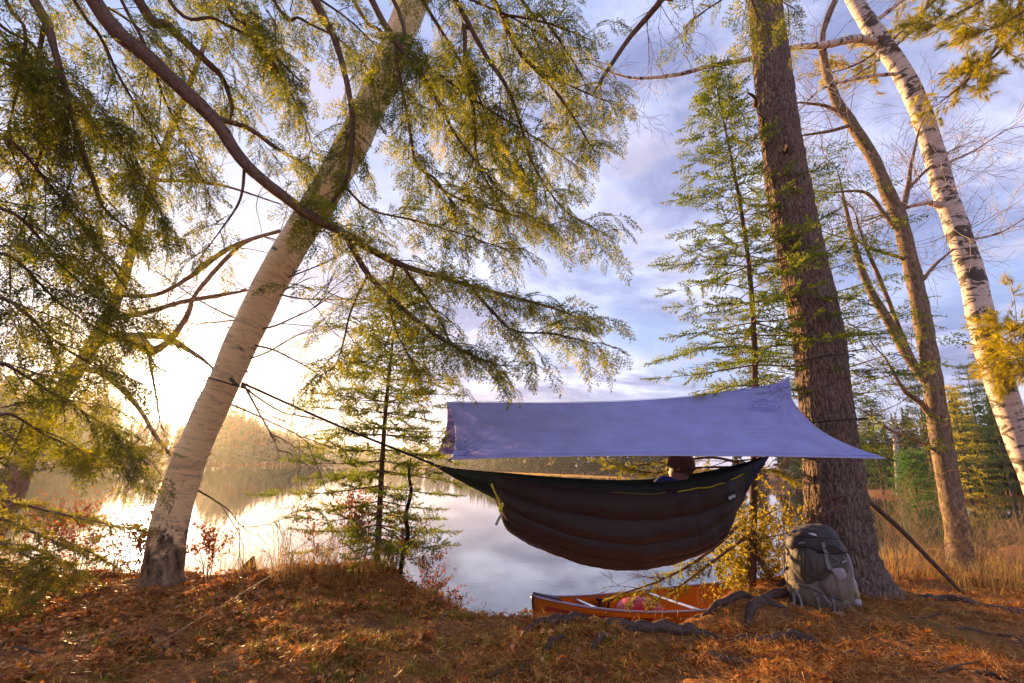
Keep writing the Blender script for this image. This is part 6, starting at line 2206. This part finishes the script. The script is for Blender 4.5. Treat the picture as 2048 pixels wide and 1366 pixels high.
def leaf_proto(seed, lobes=5):
    rg = np.random.default_rng(seed)
    k_ = lobes * 2 + 2
    a = np.linspace(-2.7, 2.7, k_)
    r = np.where(np.arange(k_) % 2 == 1, 1.0, .58) * (1 - .22 * np.abs(a) / 2.7) * rg.uniform(.85, 1.1, k_)
    x, y = np.cos(a) * r * .5 + .25, np.sin(a) * r * .45
    z = .30 * (y ** 2) * rg.uniform(.4, 2.2) + .22 * (x - .3) ** 2 * rg.uniform(-.5, 2) + rg.normal(0, .03, k_)
    g = Geo()
    g.add(np.vstack([np.stack([x, y, z], 1), [[.22, 0, 0]]]), None, [[i, i + 1, k_] for i in range(k_ - 1)] + [[k_ - 1, 0, k_]])
    return g.proto()


LEAF = [leaf_proto(s, 3 + s % 3) for s in range(8)]
g = Geo()
for pr in LEAF:
    for cnt, dens, szr in ((900, lambda x, y: np.clip(.75 - .30 * (x + 1.6), .03, 1), (.035, .075)), (330, lambda x, y: .2 + 0 * x, (.025, .06))):
        xy = litter_points(cnt, dens, rg)
        z = ground_z(xy[:, 0], xy[:, 1])
        m = len(xy); az = rg.random(m) * 6.283; t1, t2 = rg.normal(0, .42, m), rg.normal(0, .42, m)
        R = np.array([Matrix.Rotation(a_, 3, 'Z') @ Matrix.Rotation(b_, 3, 'X') @ Matrix.Rotation(c_, 3, 'Y') for a_, b_, c_ in zip(az, t1, t2)])
        g.place(pr, np.column_stack([xy, z + .010 + rg.random(m) * .02]), R, rg.uniform(*szr, m), (0, 0))
tag(g.build('leaf_litter', M['litter_leaf'], None, False), 'carpet of dry brown and orange fallen leaves', 'leaves', kind='stuff')

# tufts of short yellow green grass, and dry stalks along the bank
def blades(n, pts, hr, wd, rg, lean=.5):
    k_ = rg.integers(0, len(pts), n)
    xy = pts[k_] + rg.normal(0, .035, (n, 2))
    z = ground_z(xy[:, 0], xy[:, 1]) - .005
    a = rg.random(n) * 6.283; h = rg.uniform(*hr, n); l = np.abs(rg.normal(0, lean, n))
    up = np.stack([np.cos(a) * np.sin(l), np.sin(a) * np.sin(l), np.cos(l)], 1)
    s = np.stack([-np.sin(a), np.cos(a), np.zeros(n)], 1) * wd
    o = np.column_stack([xy, z])
    md = o + up * (h * .6)[:, None]
    tp = md + (up + np.stack([np.cos(a), np.sin(a), -.5 * np.ones(n)], 1) * .5) * (h * .4)[:, None]
    v = np.stack([o - s, o + s, md + s * .7, md - s * .7, tp], 1).reshape(-1, 3)
    b = (np.arange(n) * 5)[:, None]
    g = Geo(); g.add(v, np.array([0, 1, 2, 3]) + b, np.array([3, 2, 4]) + b)
    return g


cl = np.clip
pts = litter_points(420, lambda x, y: np.exp(-((x + .75) ** 2 / 1.3 + (y - 3.2) ** 2 / .8)) + .05, rg)
tag(blades(18000, pts, (.02, .065), .0022, rg, .6).build('grass', M['grass'], None, False), 'short yellow green grass tufts in the foreground', 'grass', kind='stuff')
pts = litter_points(700, lambda x, y: np.where(x > 2.6, np.clip((y - 5.0) / .6, 0, 1) * .35, np.where(x < -1, np.clip((y - 4.2) / .3, 0, 1) * .7, 0)), rg, yr=(3.5, 8.0))
tag(blades(3600, pts, (.10, .40), .0022, rg, .5).build('dry_grass', M['dry_grass'], None, False), 'dry straw coloured grass stalks along the bank', 'grass', kind='stuff')

# ------------------------------------------------------------------ the hazy air over the lake
k = NT('haze_air')
k.n('ShaderNodeOutputMaterial', {'Volume': k.n('ShaderNodeVolumePrincipled', {'Color': (.95, .93, .95, 1), 'Density': HAZE, 'Anisotropy': .72}).outputs[0]})
g = Geo(); g.box((0, 0, 12.0), (880, 880, 31.0))
o = g.build('haze', k.m, None, False)
tag(o, 'thin warm haze in the evening air over the lake', 'haze', kind='stuff')
